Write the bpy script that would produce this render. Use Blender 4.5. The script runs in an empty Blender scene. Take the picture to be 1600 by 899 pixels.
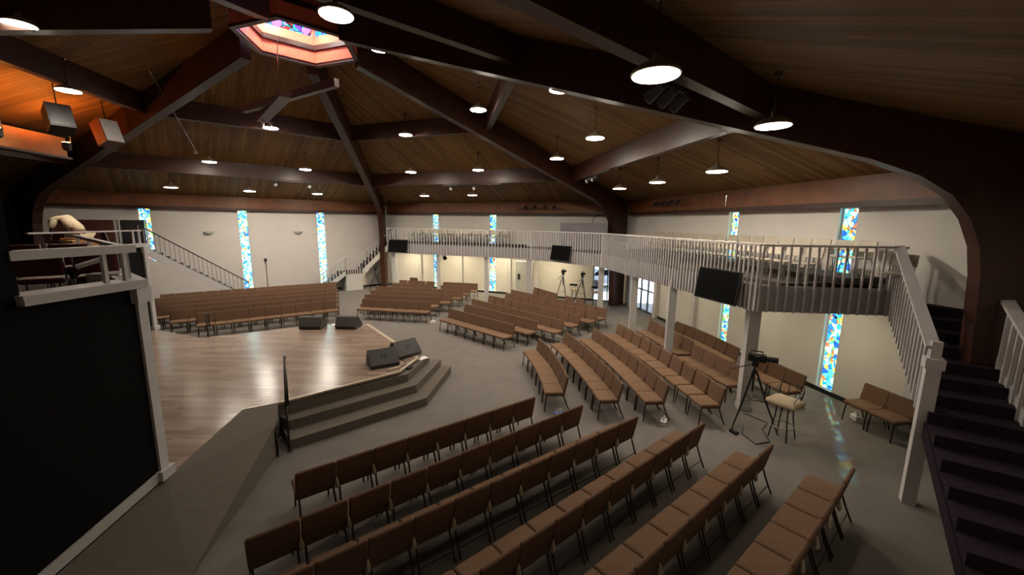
import bpy, math, random
from mathutils import Vector, Matrix
random.seed(7)
sc = bpy.context.scene
COL = sc.collection
PI = math.pi
R = math.radians
# ------------------------------------------------------------------ geometry helper
class MB:
    def __init__(s): s.v=[]; s.f=[]
    def add(s, vs, fs):
        o=len(s.v); s.v+= [tuple(p) for p in vs]; s.f+=[tuple(o+i for i in f) for f in fs]; return s
    def box(s, c, d, rz=0.0, rx=0.0, ry=0.0):
        x,y,z=d[0]/2,d[1]/2,d[2]/2
        m=Matrix.Rotation(rz,3,'Z')@Matrix.Rotation(ry,3,'Y')@Matrix.Rotation(rx,3,'X')
        c=Vector(c)
        vs=[c+m@Vector(p) for p in ((-x,-y,-z),(x,-y,-z),(x,y,-z),(-x,y,-z),(-x,-y,z),(x,-y,z),(x,y,z),(-x,y,z))]
        return s.add(vs,[(0,3,2,1),(4,5,6,7),(0,1,5,4),(1,2,6,5),(2,3,7,6),(3,0,4,7)])
    def prism(s, poly, z0, z1):
        n=len(poly)
        a=sum(poly[i][0]*poly[(i+1)%n][1]-poly[(i+1)%n][0]*poly[i][1] for i in range(n))
        if a<0: poly=poly[::-1]
        f0=(lambda p:z0) if not callable(z0) else z0
        f1=(lambda p:z1) if not callable(z1) else z1
        vs=[(p[0],p[1],f0(p)) for p in poly]+[(p[0],p[1],f1(p)) for p in poly]
        fs=[tuple(range(n-1,-1,-1)),tuple(range(n,2*n))]+[(i,(i+1)%n,n+(i+1)%n,n+i) for i in range(n)]
        return s.add(vs,fs)
    def extr(s, prof, o, ux, uy, w):
        # profile in plane (ux,uy) extruded by vector w (centred)
        o=Vector(o);ux=Vector(ux);uy=Vector(uy);w=Vector(w);n=len(prof)
        vs=[o+ux*p[0]+uy*p[1]-w/2 for p in prof]+[o+ux*p[0]+uy*p[1]+w/2 for p in prof]
        return s.add(vs,[tuple(range(n-1,-1,-1)),tuple(range(n,2*n))]+[(i,(i+1)%n,n+(i+1)%n,n+i) for i in range(n)])
    def tube(s, pts, r, n=8):
        pts=[Vector(p) for p in pts]; rr=r if isinstance(r,(list,tuple)) else [r]*len(pts)
        o=len(s.v); prev=None
        for i,p in enumerate(pts):
            t=(pts[min(i+1,len(pts)-1)]-pts[max(i-1,0)]).normalized()
            if prev is None:
                a=Vector((0,0,1)) if abs(t.z)<.9 else Vector((1,0,0))
                u=t.cross(a).normalized()
            else: u=(prev-t*prev.dot(t)).normalized()
            prev=u; w=t.cross(u)
            for k in range(n):
                q=2*PI*k/n; s.v.append(tuple(p+(u*math.cos(q)+w*math.sin(q))*rr[i]))
        for i in range(len(pts)-1):
            for k in range(n):
                a=o+i*n+k;b=o+i*n+(k+1)%n; s.f.append((a,b,b+n,a+n))
        s.f.append(tuple(o+k for k in range(n-1,-1,-1))); e=o+(len(pts)-1)*n; s.f.append(tuple(e+k for k in range(n)))
        return s
    def lathe(s, prof, n=16, c=(0,0,0)):
        o=len(s.v)
        for r,z in prof:
            for k in range(n):
                q=2*PI*k/n; s.v.append((c[0]+r*math.cos(q),c[1]+r*math.sin(q),c[2]+z))
        for i in range(len(prof)-1):
            for k in range(n):
                a=o+i*n+k;b=o+i*n+(k+1)%n; s.f.append((a,b,b+n,a+n))
        s.f.append(tuple(o+k for k in range(n-1,-1,-1))); e=o+(len(prof)-1)*n; s.f.append(tuple(e+k for k in range(n)))
        return s
    def cushion(s, c, d, e=.03, rx=0.0, bulge=.0):
        # rounded slab: rings in the x-y outline with rounded z edges
        x,y,z=d[0]/2,d[1]/2,d[2]/2; c=Vector(c); m=Matrix.Rotation(rx,3,'X')
        lev=[(-z,e),(-z+e*.5,e*.25),(-z+e,0),(z-e,0),(z-e*.4,e*.25),(z,e*.9)]
        cr=min(x,y)*.07+.012
        o=len(s.v); n=0
        for zz,ins in lev:
            ring=[]
            for (sx,sy,a0) in ((1,1,0),(-1,1,90),(-1,-1,180),(1,-1,270)):
                for k in range(3):
                    a=R(a0+45*k); ring.append(((x-ins-cr)*sx+cr*math.cos(a),(y-ins-cr)*sy+cr*math.sin(a),zz))
            n=len(ring)
            for p in ring: s.v.append(tuple(c+m@Vector(p)))
        for i in range(len(lev)-1):
            for k in range(n):
                a=o+i*n+k;b=o+i*n+(k+1)%n; s.f.append((a,b,b+n,a+n))
        s.f.append(tuple(o+k for k in range(n-1,-1,-1)))
        e0=o+(len(lev)-1)*n
        ctr=len(s.v); s.v.append(tuple(c+m@Vector((0,0,z+bulge))))
        for k in range(n): s.f.append((e0+k,e0+(k+1)%n,ctr))
        return s
    def mesh(s, name, mat, smooth=False):
        me=bpy.data.meshes.new(name); me.from_pydata(s.v,[],s.f); me.materials.append(mat)
        if smooth:
            for p in me.polygons: p.use_smooth=True
        me.update(); return me
    def build(s, name, mat, parent=None, smooth=False, **kw):
        return link(name, s.mesh(name,mat,smooth), parent, **kw)
def link(name, me, parent=None, label=None, cat=None, group=None, kind=None, loc=None, rz=None):
    o=bpy.data.objects.new(name,me); COL.objects.link(o)
    if parent is not None: o.parent=parent
    if loc is not None: o.location=loc
    if rz is not None: o.rotation_euler=(0,0,rz)
    tag(o,label,cat,group,kind); return o
def tag(o,label=None,cat=None,group=None,kind=None):
    if label: o['label']=label
    if cat: o['category']=cat
    if group: o['group']=group
    if kind: o['kind']=kind
    return o
def thing(name,label,cat,loc=(0,0,0),rz=0.0,group=None):
    o=link(name,None,None,label,cat,group,loc=loc,rz=rz); o.empty_display_size=.1; return o
def dup(o,parent=None):
    c=o.copy(); COL.objects.link(c)
    if parent is not None: c.parent=parent
    for ch in list(o.children): dup(ch,c)
    return c
# ------------------------------------------------------------------ materials
def nodes(name):
    m=bpy.data.materials.new(name); m.use_nodes=True; nt=m.node_tree
    b=nt.nodes['Principled BSDF']; return m,nt,b
def lin(c): return tuple(((x/255)/12.92 if x/255<=.04045 else ((x/255+.055)/1.055)**2.4) for x in c)
def mat(name, col, rough=.6, metal=0.0, var=.12, scale=6.0, bump=0.0, bscale=40.0, spec=None):
    m,nt,b=nodes(name); c=lin(col)
    b.inputs['Roughness'].default_value=rough; b.inputs['Metallic'].default_value=metal
    if spec is not None: b.inputs['Specular IOR Level'].default_value=spec
    tc=nt.nodes.new('ShaderNodeTexCoord'); n=nt.nodes.new('ShaderNodeTexNoise'); n.inputs['Scale'].default_value=scale; n.inputs['Detail'].default_value=4
    nt.links.new(tc.outputs['Object'],n.inputs['Vector'])
    r=nt.nodes.new('ShaderNodeValToRGB'); nt.links.new(n.outputs['Fac'],r.inputs['Fac'])
    r.color_ramp.elements[0].position=.3; r.color_ramp.elements[1].position=.7
    r.color_ramp.elements[0].color=tuple(x*(1-var) for x in c)+(1,); r.color_ramp.elements[1].color=tuple(min(1,x*(1+var)) for x in c)+(1,)
    nt.links.new(r.outputs['Color'],b.inputs['Base Color'])
    if bump:
        n2=nt.nodes.new('ShaderNodeTexNoise'); n2.inputs['Scale'].default_value=bscale; nt.links.new(tc.outputs['Object'],n2.inputs['Vector'])
        bp=nt.nodes.new('ShaderNodeBump'); bp.inputs['Strength'].default_value=bump; bp.inputs['Distance'].default_value=.01
        nt.links.new(n2.outputs['Fac'],bp.inputs['Height']); nt.links.new(bp.outputs['Normal'],b.inputs['Normal'])
    return m
def planks(name, c1, c2, rough, width, length, axis=0, gap=.02, spec=.5, grain=18.0):
    # boards run along local Y (axis=0: board index along X)
    m,nt,b=nodes(name); L=nt.links
    tc=nt.nodes.new('ShaderNodeTexCoord'); sp=nt.nodes.new('ShaderNodeSeparateXYZ'); L.new(tc.outputs['Object'],sp.inputs[0])
    A,B=('X','Y') if axis==0 else ('Y','X')
    def math_(op,a,bv=None):
        n=nt.nodes.new('ShaderNodeMath'); n.operation=op
        for i,x in enumerate((a,bv)):
            if x is None: continue
            if isinstance(x,(int,float)): n.inputs[i].default_value=x
            else: L.new(x,n.inputs[i])
        return n.outputs[0]
    bi=math_('FLOOR',math_('DIVIDE',sp.outputs[A],width))
    off=math_('MULTIPLY',bi,.37*length)
    bj=math_('FLOOR',math_('DIVIDE',math_('ADD',sp.outputs[B],off),length))
    cb=nt.nodes.new('ShaderNodeCombineXYZ'); L.new(bi,cb.inputs[0]); L.new(bj,cb.inputs[1])
    wn=nt.nodes.new('ShaderNodeTexWhiteNoise'); wn.noise_dimensions='2D'; L.new(cb.outputs[0],wn.inputs['Vector'])
    gr=nt.nodes.new('ShaderNodeTexNoise'); gr.inputs['Scale'].default_value=1.0; gr.inputs['Detail'].default_value=5
    mp=nt.nodes.new('ShaderNodeMapping'); mp.inputs['Scale'].default_value=(grain,1.2,1) if axis==0 else (1.2,grain,1)
    L.new(tc.outputs['Object'],mp.inputs[0]); L.new(mp.outputs[0],gr.inputs['Vector'])
    f=math_('ADD',math_('MULTIPLY',wn.outputs['Value'],.55),math_('MULTIPLY',gr.outputs['Fac'],.5))
    rp=nt.nodes.new('ShaderNodeValToRGB'); L.new(f,rp.inputs['Fac'])
    rp.color_ramp.elements[0].position=.15; rp.color_ramp.elements[1].position=.85
    rp.color_ramp.elements[0].color=lin(c1)+(1,); rp.color_ramp.elements[1].color=lin(c2)+(1,)
    fr=math_('FRACT',math_('DIVIDE',sp.outputs[A],width))
    line=math_('LESS_THAN',math_('ABSOLUTE',math_('SUBTRACT',fr,.5)),.5-gap)
    mx=nt.nodes.new('ShaderNodeMix'); mx.data_type='RGBA'; mx.inputs[6].default_value=tuple(x*.35 for x in lin(c1))+(1,)
    L.new(line,mx.inputs[0]); L.new(rp.outputs['Color'],mx.inputs[7]); L.new(mx.outputs[2],b.inputs['Base Color'])
    b.inputs['Roughness'].default_value=rough; b.inputs['Specular IOR Level'].default_value=spec
    return m
def emis(name,col,strength):
    m,nt,b=nodes(name); b.inputs['Base Color'].default_value=lin(col)+(1,)
    b.inputs['Emission Color'].default_value=lin(col)+(1,); b.inputs['Emission Strength'].default_value=strength; return m
def stained(name, strength, scale=9.0, cols=None, tmix=.45, seed=0):
    m=bpy.data.materials.new(name); m.use_nodes=True; nt=m.node_tree; nt.nodes.clear(); L=nt.links
    tc=nt.nodes.new('ShaderNodeTexCoord'); mp=nt.nodes.new('ShaderNodeMapping'); mp.inputs['Location'].default_value=(seed*3.1,seed*1.7,seed*2.3)
    L.new(tc.outputs['Object'],mp.inputs[0])
    v=nt.nodes.new('ShaderNodeTexVoronoi'); v.inputs['Scale'].default_value=scale; L.new(mp.outputs[0],v.inputs['Vector'])
    ve=nt.nodes.new('ShaderNodeTexVoronoi'); ve.feature='DISTANCE_TO_EDGE'; ve.inputs['Scale'].default_value=scale; L.new(mp.outputs[0],ve.inputs['Vector'])
    sx=nt.nodes.new('ShaderNodeSeparateColor'); L.new(v.outputs['Color'],sx.inputs[0])
    # larger patches shift the palette so blues and warms cluster
    nz=nt.nodes.new('ShaderNodeTexNoise'); nz.inputs['Scale'].default_value=1.6; L.new(mp.outputs[0],nz.inputs['Vector'])
    ad=nt.nodes.new('ShaderNodeMath'); ad.operation='ADD'; L.new(sx.outputs[0],ad.inputs[0]); L.new(nz.outputs['Fac'],ad.inputs[1])
    sb=nt.nodes.new('ShaderNodeMath'); sb.operation='SUBTRACT'; sb.inputs[1].default_value=.5; L.new(ad.outputs[0],sb.inputs[0])
    r=nt.nodes.new('ShaderNodeValToRGB'); r.color_ramp.interpolation='CONSTANT'; L.new(sb.outputs[0],r.inputs['Fac'])
    cols=cols or [(25,70,150),(40,130,185),(100,190,205),(170,215,215),(30,110,170),(70,180,155),(205,180,50),(60,150,185),(200,215,195),(90,165,80),(175,85,45),(120,190,200),(205,195,110),(40,95,160)]
    el=r.color_ramp.elements
    while len(el)<len(cols): el.new(.5)
    for i,c in enumerate(cols): el[i].position=i/len(cols); el[i].color=lin(c)+(1,)
    gt=nt.nodes.new('ShaderNodeMath'); gt.operation='GREATER_THAN'; gt.inputs[1].default_value=.035; L.new(ve.outputs['Distance'],gt.inputs[0])
    em=nt.nodes.new('ShaderNodeEmission'); em.inputs['Strength'].default_value=strength; L.new(r.outputs['Color'],em.inputs['Color'])
    tr=nt.nodes.new('ShaderNodeBsdfTransparent'); L.new(r.outputs['Color'],tr.inputs['Color'])
    mx=nt.nodes.new('ShaderNodeMixShader'); mx.inputs[0].default_value=tmix; L.new(em.outputs[0],mx.inputs[1]); L.new(tr.outputs[0],mx.inputs[2])
    df=nt.nodes.new('ShaderNodeBsdfDiffuse'); df.inputs['Color'].default_value=(.03,.03,.035,1)
    m2=nt.nodes.new('ShaderNodeMixShader'); L.new(gt.outputs[0],m2.inputs[0]); L.new(df.outputs[0],m2.inputs[1]); L.new(mx.outputs[0],m2.inputs[2])
    o=nt.nodes.new('ShaderNodeOutputMaterial'); L.new(m2.outputs[0],o.inputs['Surface']); return m
def glass(name,tint=(214,224,236)):
    m=bpy.data.materials.new(name); m.use_nodes=True; nt=m.node_tree; nt.nodes.clear(); L=nt.links
    tr=nt.nodes.new('ShaderNodeBsdfTransparent'); tr.inputs['Color'].default_value=lin(tint)+(1,)
    gl=nt.nodes.new('ShaderNodeBsdfGlossy'); gl.inputs['Roughness'].default_value=.05
    mx=nt.nodes.new('ShaderNodeMixShader'); mx.inputs[0].default_value=.05; L.new(tr.outputs[0],mx.inputs[1]); L.new(gl.outputs[0],mx.inputs[2])
    o=nt.nodes.new('ShaderNodeOutputMaterial'); L.new(mx.outputs[0],o.inputs['Surface']); return m
M={}
M['wall']=mat('wall_paint',(205,198,192),.8,var=.03,scale=1.5)
M['cream']=mat('cream_wall_paint',(212,206,198),.8,var=.03,scale=1.5)
M['white']=mat('white_trim_paint',(198,194,192),.5,var=.04)
M['slat']=mat('rail_paint',(196,190,190),.5,var=.05,scale=3)
M['carpet']=mat('grey_carpet',(124,118,112),.95,var=.08,scale=2.2,bump=.5,bscale=260,spec=.1)
M['stepcarpet']=mat('step_carpet',(112,104,95),.95,var=.07,scale=12,bump=.2,bscale=260,spec=.1)
M['staircarpet']=mat('dark_stair_carpet',(46,36,44),.95,var=.2,scale=20,bump=.4,bscale=200,spec=.1)
M['balcarpet']=mat('balcony_carpet',(84,78,74),.95,var=.14,scale=6,bump=.4,bscale=200,spec=.1)
M['stage']=planks('stage_laminate',(128,106,93),(168,146,130),.22,.13,1.2,axis=0,gap=.008,spec=.55)
M['beam']=mat('stained_beam',(60,32,22),.42,var=.25,scale=2.5,bump=.05,bscale=20,spec=.4)
M['eave']=mat('eave_beam_stain',(114,68,38),.45,var=.22,scale=2.5,bump=.05,bscale=20,spec=.4)
M['roof']=planks('ceiling_boards',(94,68,37),(136,102,58),.62,.14,3.6,axis=0,gap=.03,spec=.25)
M['black']=mat('black_wall_paint',(15,15,14),.8,var=.08,scale=3,spec=.15)
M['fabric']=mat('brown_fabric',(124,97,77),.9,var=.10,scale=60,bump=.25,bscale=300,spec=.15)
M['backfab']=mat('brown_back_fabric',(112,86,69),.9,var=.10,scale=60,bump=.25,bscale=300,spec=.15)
M['frame']=mat('bronze_frame',(66,54,46),.38,.55,var=.1)
M['bracket']=mat('beige_bracket',(206,190,166),.35,.2,var=.05)
M['cplast']=mat('cream_plastic',(186,174,156),.45,var=.04)
M['chrome']=mat('chrome_tube',(190,188,184),.18,.95,var=.03)
M['dark']=mat('black_plastic',(24,23,24),.5,var=.08)
M['screen']=mat('screen_glass',(8,7,8),.6,var=.05,spec=.06)
M['monitor']=mat('speaker_paint',(58,55,53),.6,var=.1,scale=60,bump=.2,bscale=200)
M['grille']=mat('speaker_grille',(74,70,67),.6,.2,var=.15,scale=160)
M['lampout']=mat('lamp_shade_lit_bronze',(150,134,118),.4,.4,var=.1)  # bronze lightened so the outside of the shade looks lit
M['diff']=emis('lamp_glow',(255,243,224),112.0)
M['diffdim']=emis('lamp_glow_dim',(255,240,214),15.0)
M['fascia']=mat('grey_fascia_paint',(150,146,147),.6,var=.04)
M['booth']=mat('booth_paint',(146,138,146),.6,var=.05)
M['panelw']=emis('fluorescent_panel_bright',(255,240,200),42.0)
M['lampin']=mat('lamp_white',(240,235,225),.5,var=.02)
M['panel']=emis('fluorescent_panel',(255,242,208),15.0)
M['steel']=mat('dark_steel',(52,48,46),.4,.6,var=.1)
M['maroon']=mat('maroon_vinyl',(80,22,26),.45,var=.15)
M['tan']=mat('tan_cushion',(206,184,154),.7,var=.06)
M['paper']=mat('white_paper',(236,234,230),.8,var=.02)
M['blue']=mat('blue_card',(96,120,176),.7,var=.1)
M['cardboard']=mat('cardboard',(176,132,92),.85,var=.06)
M['redwood']=mat('cross_wood',(78,38,25),.5,var=.25,scale=4)
M['orangewood']=mat('plywood_panel',(208,140,80),.6,var=.1,scale=3)
M['salmon']=mat('skylight_pink_lit',(228,116,88),.7,var=.04)  # reddish light inside the well is put into this colour
M['skin']=mat('skin',(112,76,58),.6,var=.05)
M['hair']=mat('dark_hair',(22,17,15),.6,var=.1)
M['shirt']=mat('cream_shirt',(232,214,180),.8,var=.05,bump=.2,bscale=30)
M['trouser']=mat('beige_trousers',(206,190,158),.85,var=.05)
M['glass']=glass('clear_glass')
M['doorgrey']=mat('grey_door_paint',(176,176,172),.5,var=.04)
M['alu']=mat('aluminium_frame',(96,98,98),.4,.5,var=.05)
M['concrete']=mat('concrete_paving',(186,186,184),.9,var=.08,scale=1.0)
M['carpaint']=mat('grey_car_paint',(150,156,166),.25,.3,var=.03)
M['green']=emis('green_sign_glow',(90,255,140),2.5)
M['spotglow']=emis('spot_lens_glow',(255,225,190),3.0)
M['oglow']=emis('orange_lamp_glow',(255,150,60),260.0)
M['win']=[stained('stained_glass_%d'%i,S*1.4,9.0,tmix=.6,seed=i) for i,S in enumerate((5.5,7.5,7.5,4.2,4.2,3.8,4.2))]
M['skyglass']=stained('skylight_glass',2.4,3.2,[(30,60,220),(60,60,230),(110,70,240),(40,200,200),(240,250,255),(220,60,60),(60,140,240),(20,190,170),(190,120,255)],tmix=.35,seed=9)
# ------------------------------------------------------------------ hexagonal hall
CX,CY=-6.052,11.694; RAD=16.087; A0=.6949
def hexp(k,r=RAD): a=A0+k*PI/3; return Vector((CX+r*math.cos(a),CY+r*math.sin(a)))
P2,P1,P0,P5,P4,P3=[hexp(k) for k in range(6)]
APO=RAD*math.cos(PI/6); WT=4.88
def nrm(k): a=A0+PI/6+k*PI/3; return Vector((math.cos(a),math.sin(a)))
def roofz(a): return 10.39-.351*a
floor=MB().prism([tuple(hexp(k,RAD+.4)) for k in range(6)],-.2,0).build('floor',M['carpet'],kind='structure')
def wall(name,A,B,gaps,mt,z0=0,z1=WT+.62,th=.2):
    mb=MB(); d=(B-A); Ln=d.length; d=d/Ln; n=Vector((d.y,-d.x))
    if n.dot(A-Vector((CX,CY)))<0: n=-n
    def seg(s0,s1,a,b):
        if s1-s0<.001 or b-a<.001: return
        p=[A+d*s0,A+d*s1,A+d*s1+n*th,A+d*s0+n*th]; mb.prism([tuple(q) for q in p],a,b)
    s=-.15
    for g0,g1,ga,gb in sorted(gaps):
        seg(s,g0,z0,z1); seg(g0,g1,z0,ga); seg(g0,g1,gb,z1); s=g1
    seg(s,Ln+.15,z0,z1)
    return mb.build(name,mt,kind='structure')
Q=RAD/4
WH=.23
gl_left=[(Q*k-WH,Q*k+WH,.1,WT) for k in (1,2,3)]
gl_back=[(Q*k-WH,Q*k+WH,.1,WT) for k in (1,2)]+[(9.55,10.75,0,2.1),(14.3,15.55,0,2.35)]
gl_right=[(Q*k-WH,Q*k+WH,.1,WT) for k in (2,3)]+[(1.0,3.1,0,2.25)]
wall('wall_left',P0,P1,gl_left,M['wall'])
wall('wall_back',P1,P2,gl_back,M['cream'])
wall('wall_right',P2,P3,gl_right,M['cream'])
wall('wall_near',P3,P4,[],M['wall']); wall('wall_rear',P4,P5,[],M['wall']); wall('wall_stage',P5,P0,[],M['black'])
# upper wall is white above the balcony: thin plaster band set on the cream wall
def frame2(A,B):
    d=(B-A).normalized(); n=Vector((d.y,-d.x))
    if n.dot(A-Vector((CX,CY)))<0: n=-n
    return d,n
wi=0
for (nm,A,B,ks) in (('l',P0,P1,(1,2,3)),('b',P1,P2,(1,2)),('r',P2,P3,(2,3))):
    d,n=frame2(A,B)
    for k in ks:
        wi+=1; c=A+d*(Q*k)+n*.13
        rz=math.atan2(d.y,d.x)
        fr=MB()
        for sx in (-1,1): fr.box((sx*(WH-.015),0,(.1+WT)/2),(.03,.08,WT-.1))
        fr.box((0,0,.115),(2*WH-.06,.08,.03)); fr.box((0,0,WT-.015),(2*WH-.06,.08,.03))
        w=fr.build('window_%d'%wi,M['white'],kind='structure',loc=(c.x,c.y,0),rz=rz)
        MB().box((0,.0,(.1+WT)/2),(2*WH-.06,.012,WT-.16)).build('pane',M['win'][wi-1],w)
# baseboards
def baseboard(name,A,B,gaps,mt,h=.12):
    d,n=frame2(A,B); L=(B-A).length; mb=MB(); s=.2
    for g in sorted(gaps)+[(L-.2,L)]:
        if g[0]>s: mb.prism([tuple(A+d*s),tuple(A+d*g[0]),tuple(A+d*g[0]-n*.02),tuple(A+d*s-n*.02)],0,h)
        s=g[1]
    return mb.build(name,mt,kind='structure')
baseboard('baseboard_left',P0,P1,[],M['dark']); baseboard('baseboard_back',P1,P2,[g for g in gl_back if g[2]==0],M['dark']); baseboard('baseboard_right',P2,P3,[g for g in gl_right if g[2]==0],M['dark'])
# wall pilasters under the balcony
tn=0
for A,B,ss in ((P1,P2,(2.85,5.9,9.2,11.0)),(P2,P3,(.75,3.5,6.4,14.1))):
    d,n=frame2(A,B)
    for s in ss:
        tn+=1; c=A+d*s-n*.09
        MB().box((0,0,1.3),(.24,.16,2.6)).build('trim_%d'%tn,M['white'],kind='structure',loc=(c.x,c.y,0),rz=math.atan2(d.y,d.x))
# roof panels
roofr=1.55*math.cos(PI/6)
for k in range(6):
    n=nrm(k); t=Vector((-n.y,n.x)); mb=MB()
    ai,ao=roofr,APO+.35
    sl=math.sqrt(1+.351**2)
    hw=math.tan(PI/6)
    def P(a,l,dz=0): return (l,(a-ai)*sl,dz)
    th=.15
    vs=[P(ai,-ai*hw),P(ai,ai*hw),P(ao,ao*hw),P(ao,-ao*hw)]; vs+= [(x,y,z+th) for x,y,z in vs]
    mb.add(vs,[(0,1,2,3),(7,6,5,4),(0,4,5,1),(1,5,6,2),(2,6,7,3),(3,7,4,0)])
    me=mb.mesh('ceiling',M['roof'])
    o=link('ceiling',me,kind='structure')
    yv=Vector((n.x,n.y,-.351)).normalized(); xv=Vector((-t.x,-t.y,0)); xv=yv.cross(Vector((0,0,1))).normalized(); zv=xv.cross(yv)
    base=Vector((CX+n.x*ai,CY+n.y*ai,roofz(ai)))
    o.matrix_world=Matrix(((xv.x,yv.x,zv.x,base.x),(xv.y,yv.y,zv.y,base.y),(xv.z,yv.z,zv.z,base.z),(0,0,0,1)))
# ridge arches
names={0:'at the far right corner above the sound booth',1:'behind the far left landing stairs',2:'at the dark left side beside the stage',3:'above the stage recess at top left',4:'overhead behind the viewer',5:'in the right foreground with the curved knee'}
def zb(r): return 9.45-.30*r
for k in range(6):
    d=hexp(k)-Vector((CX,CY)); d/=d.length
    rt=lambda r:10.36-.304*r
    prof=[(1.75,zb(1.75)),(13.0,zb(13.0)),(13.7,zb(13.0)-.30),(14.15,zb(13.0)-.62),(14.42,4.55),(14.6,4.1),(14.68,3.6),(14.75,2.5),(14.85,0),(15.75,0),(15.75,rt(15.75)-.0),(1.75,rt(1.75))]
    w=Vector((-d.y,d.x,0))*.30
    MB().extr(prof,(CX,CY,0),(d.x,d.y,0),(0,0,1),w).build('roof_arch',M['beam'],label='dark stained timber arch '+names[k],cat='beam',group='timber roof arches')
# purlins and eave beams
tri={0:'back',1:'left',2:'stage side',3:'rear',4:'near overhead',5:'right'}
for k in range(6):
    n=nrm(k); t=Vector((-n.y,n.x))
    for a,nm in ((5.68,'upper'),(9.88,'lower')):
        L=a*math.tan(PI/6)-.2; c=Vector((CX,CY))+n*a
        zt=roofz(a)-.0; zl=roofz(a)-.60
        prof=[(-.1,zl),(.1,zl),(.1,roofz(a+.1)-.002),(-.1,roofz(a-.1)-.002)]
        MB().extr(prof,(c.x,c.y,0),(n.x,n.y,0),(0,0,1),(t.x*2*L,t.y*2*L,0)).build('purlin',M['beam'],label='%s cross beam of the %s ceiling bay'%(nm,tri[k]),cat='beam',group='timber cross beams')
    a=APO-.14; L=APO*math.tan(PI/6)-.5; c=Vector((CX,CY))+n*a
    MB().extr([(-.14,WT),(.13,WT),(.13,roofz(a+.13)-.01),(-.14,roofz(a-.14)-.01)],(c.x,c.y,0),(n.x,n.y,0),(0,0,1),(t.x*2*L,t.y*2*L,0)).build('eave_beam',M['eave'],label='reddish timber eave beam on top of the %s wall'%tri[k],cat='beam',group='timber eave beams')
    c2=Vector((CX,CY))+n*(APO-.29)
    MB().extr([(-.02,WT-.02),(.02,WT-.02),(.02,WT+.12),(-.02,WT+.12)],(c2.x,c2.y,0),(n.x,n.y,0),(0,0,1),(t.x*2*(L-.1),t.y*2*(L-.1),0)).build('trim_%d'%(20+k),M['beam'],kind='structure')
# skylight lantern
sk=thing('skylight','hexagonal stained glass skylight glowing pink at the peak of the ceiling','skylight',(CX+.2,CY+.05,9.0)); sk.scale=(.89,.89,1)
def hexring(r0,r1,z0,z1,mt,nm,skip=()):
    for k in range(6):
        if k in skip: continue
        a,b=A0+k*PI/3,A0+(k+1)*PI/3
        p=[(r0*math.cos(a),r0*math.sin(a)),(r0*math.cos(b),r0*math.sin(b)),(r1*math.cos(b),r1*math.sin(b)),(r1*math.cos(a),r1*math.sin(a))]
        MB().prism(p,z0,z1).build(nm,mt,sk)
hexring(1.58,1.75,.14,.48,M['salmon'],'lower_panel')
hexring(1.62,1.80,.07,.14,M['redwood'],'rim')
hexring(1.50,1.75,.48,.62,M['beam'],'inner_trim')
hexring(1.52,1.64,.62,.86,M['salmon'],'upper_panel')
hexring(1.54,1.60,.86,1.95,M['skyglass'],'stained_pane')
for k in range(6):
    a=A0+k*PI/3
    MB().box((1.56*math.cos(a),1.56*math.sin(a),1.40),(.12,.12,1.08),rz=a).build('post',M['salmon'],sk)
MB().prism([(1.6*math.cos(A0+k*PI/3),1.6*math.sin(A0+k*PI/3)) for k in range(6)],1.95,2.05).build('cap',M['beam'],sk)
# ------------------------------------------------------------------ pendant lamps
LS=1.0
def make_lamp(hang):
    t=thing('pendant_lamp','x','lamp')
    sh=MB().lathe([(.262,0),(.262,.012),(.235,.05),(.17,.095),(.09,.125),(.05,.14),(.045,.21),(.03,.215)],24)
    sh.build('shade',M['lampout'],t,smooth=True)
    MB().lathe([(.245,-.004),(.242,-.014),(.12,-.03),(.02,-.034)],24).build('diffuser',M['diff'],t,smooth=True)
    MB().tube([(0,0,.21),(0,0,hang-.03)],.008,6).build('cord',M['dark'],t)
    MB().lathe([(.055,hang-.07),(.06,hang-.03),(.03,hang-.0)],10).build('canopy',M['chrome'],t)
    return t
lamps=[((-11.58,11.01,7.64),'lamp glowing over the orange stage recess'),((-9.64,8.44,8.08),'large lamp at the top left edge'),((-2.73,6.65,7.49),'big lamp right of the skylight at the top edge'),((-3.43,10.96,8.73),'lamp just right of and below the skylight'),
((1.5,4.55,5.97),'largest and nearest lamp at upper right of centre'),((1.01,9.31,7.29),'bright lamp left of the largest lamp'),((4.01,6.5,5.93),'rightmost large lamp beside the foreground arch'),((2.24,11.52,6.73),'upper lamp in the middle of the right ceiling bay'),
((1.58,15.19,6.74),'lamp left of the track spotlights in the right bay'),((-1.11,12.96,7.81),'highest lamp of the right ceiling bay'),((-1.61,18.72,6.74),'right lamp of the middle pair in the back bay'),((-4.29,16.54,7.78),'highest lamp of the back ceiling bay'),
((-4.96,19.9,6.75),'left lamp of the middle pair in the back bay'),((-9.15,15.74,7.8),'lamp under the hanging timber cross'),((-12.51,16.98,6.71),'left lamp of the middle pair in the left bay'),((-9.72,19.24,6.73),'right lamp of the middle pair in the left bay'),
((-12.98,20.1,5.77),'middle low lamp along the left wall'),((-15.26,18.22,5.76),'leftmost low lamp along the left wall'),((-10.55,21.99,5.8),'rightmost low lamp along the left wall'),((-4.95,22.73,5.82),'left low lamp above the back balcony'),
((-2.17,21.71,5.82),'right low lamp above the back balcony'),((4.2,16.17,5.78),'far low lamp above the right balcony'),((4.71,13.43,5.76),'middle low lamp above the right balcony'),((5.21,10.57,5.76),'near low lamp above the right balcony')]
DIM=MB().lathe([(.245,-.004),(.242,-.014),(.12,-.03),(.02,-.034)],24).mesh('diffuser',M['diffdim'],True)
L0=make_lamp(.80); first=True
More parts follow.
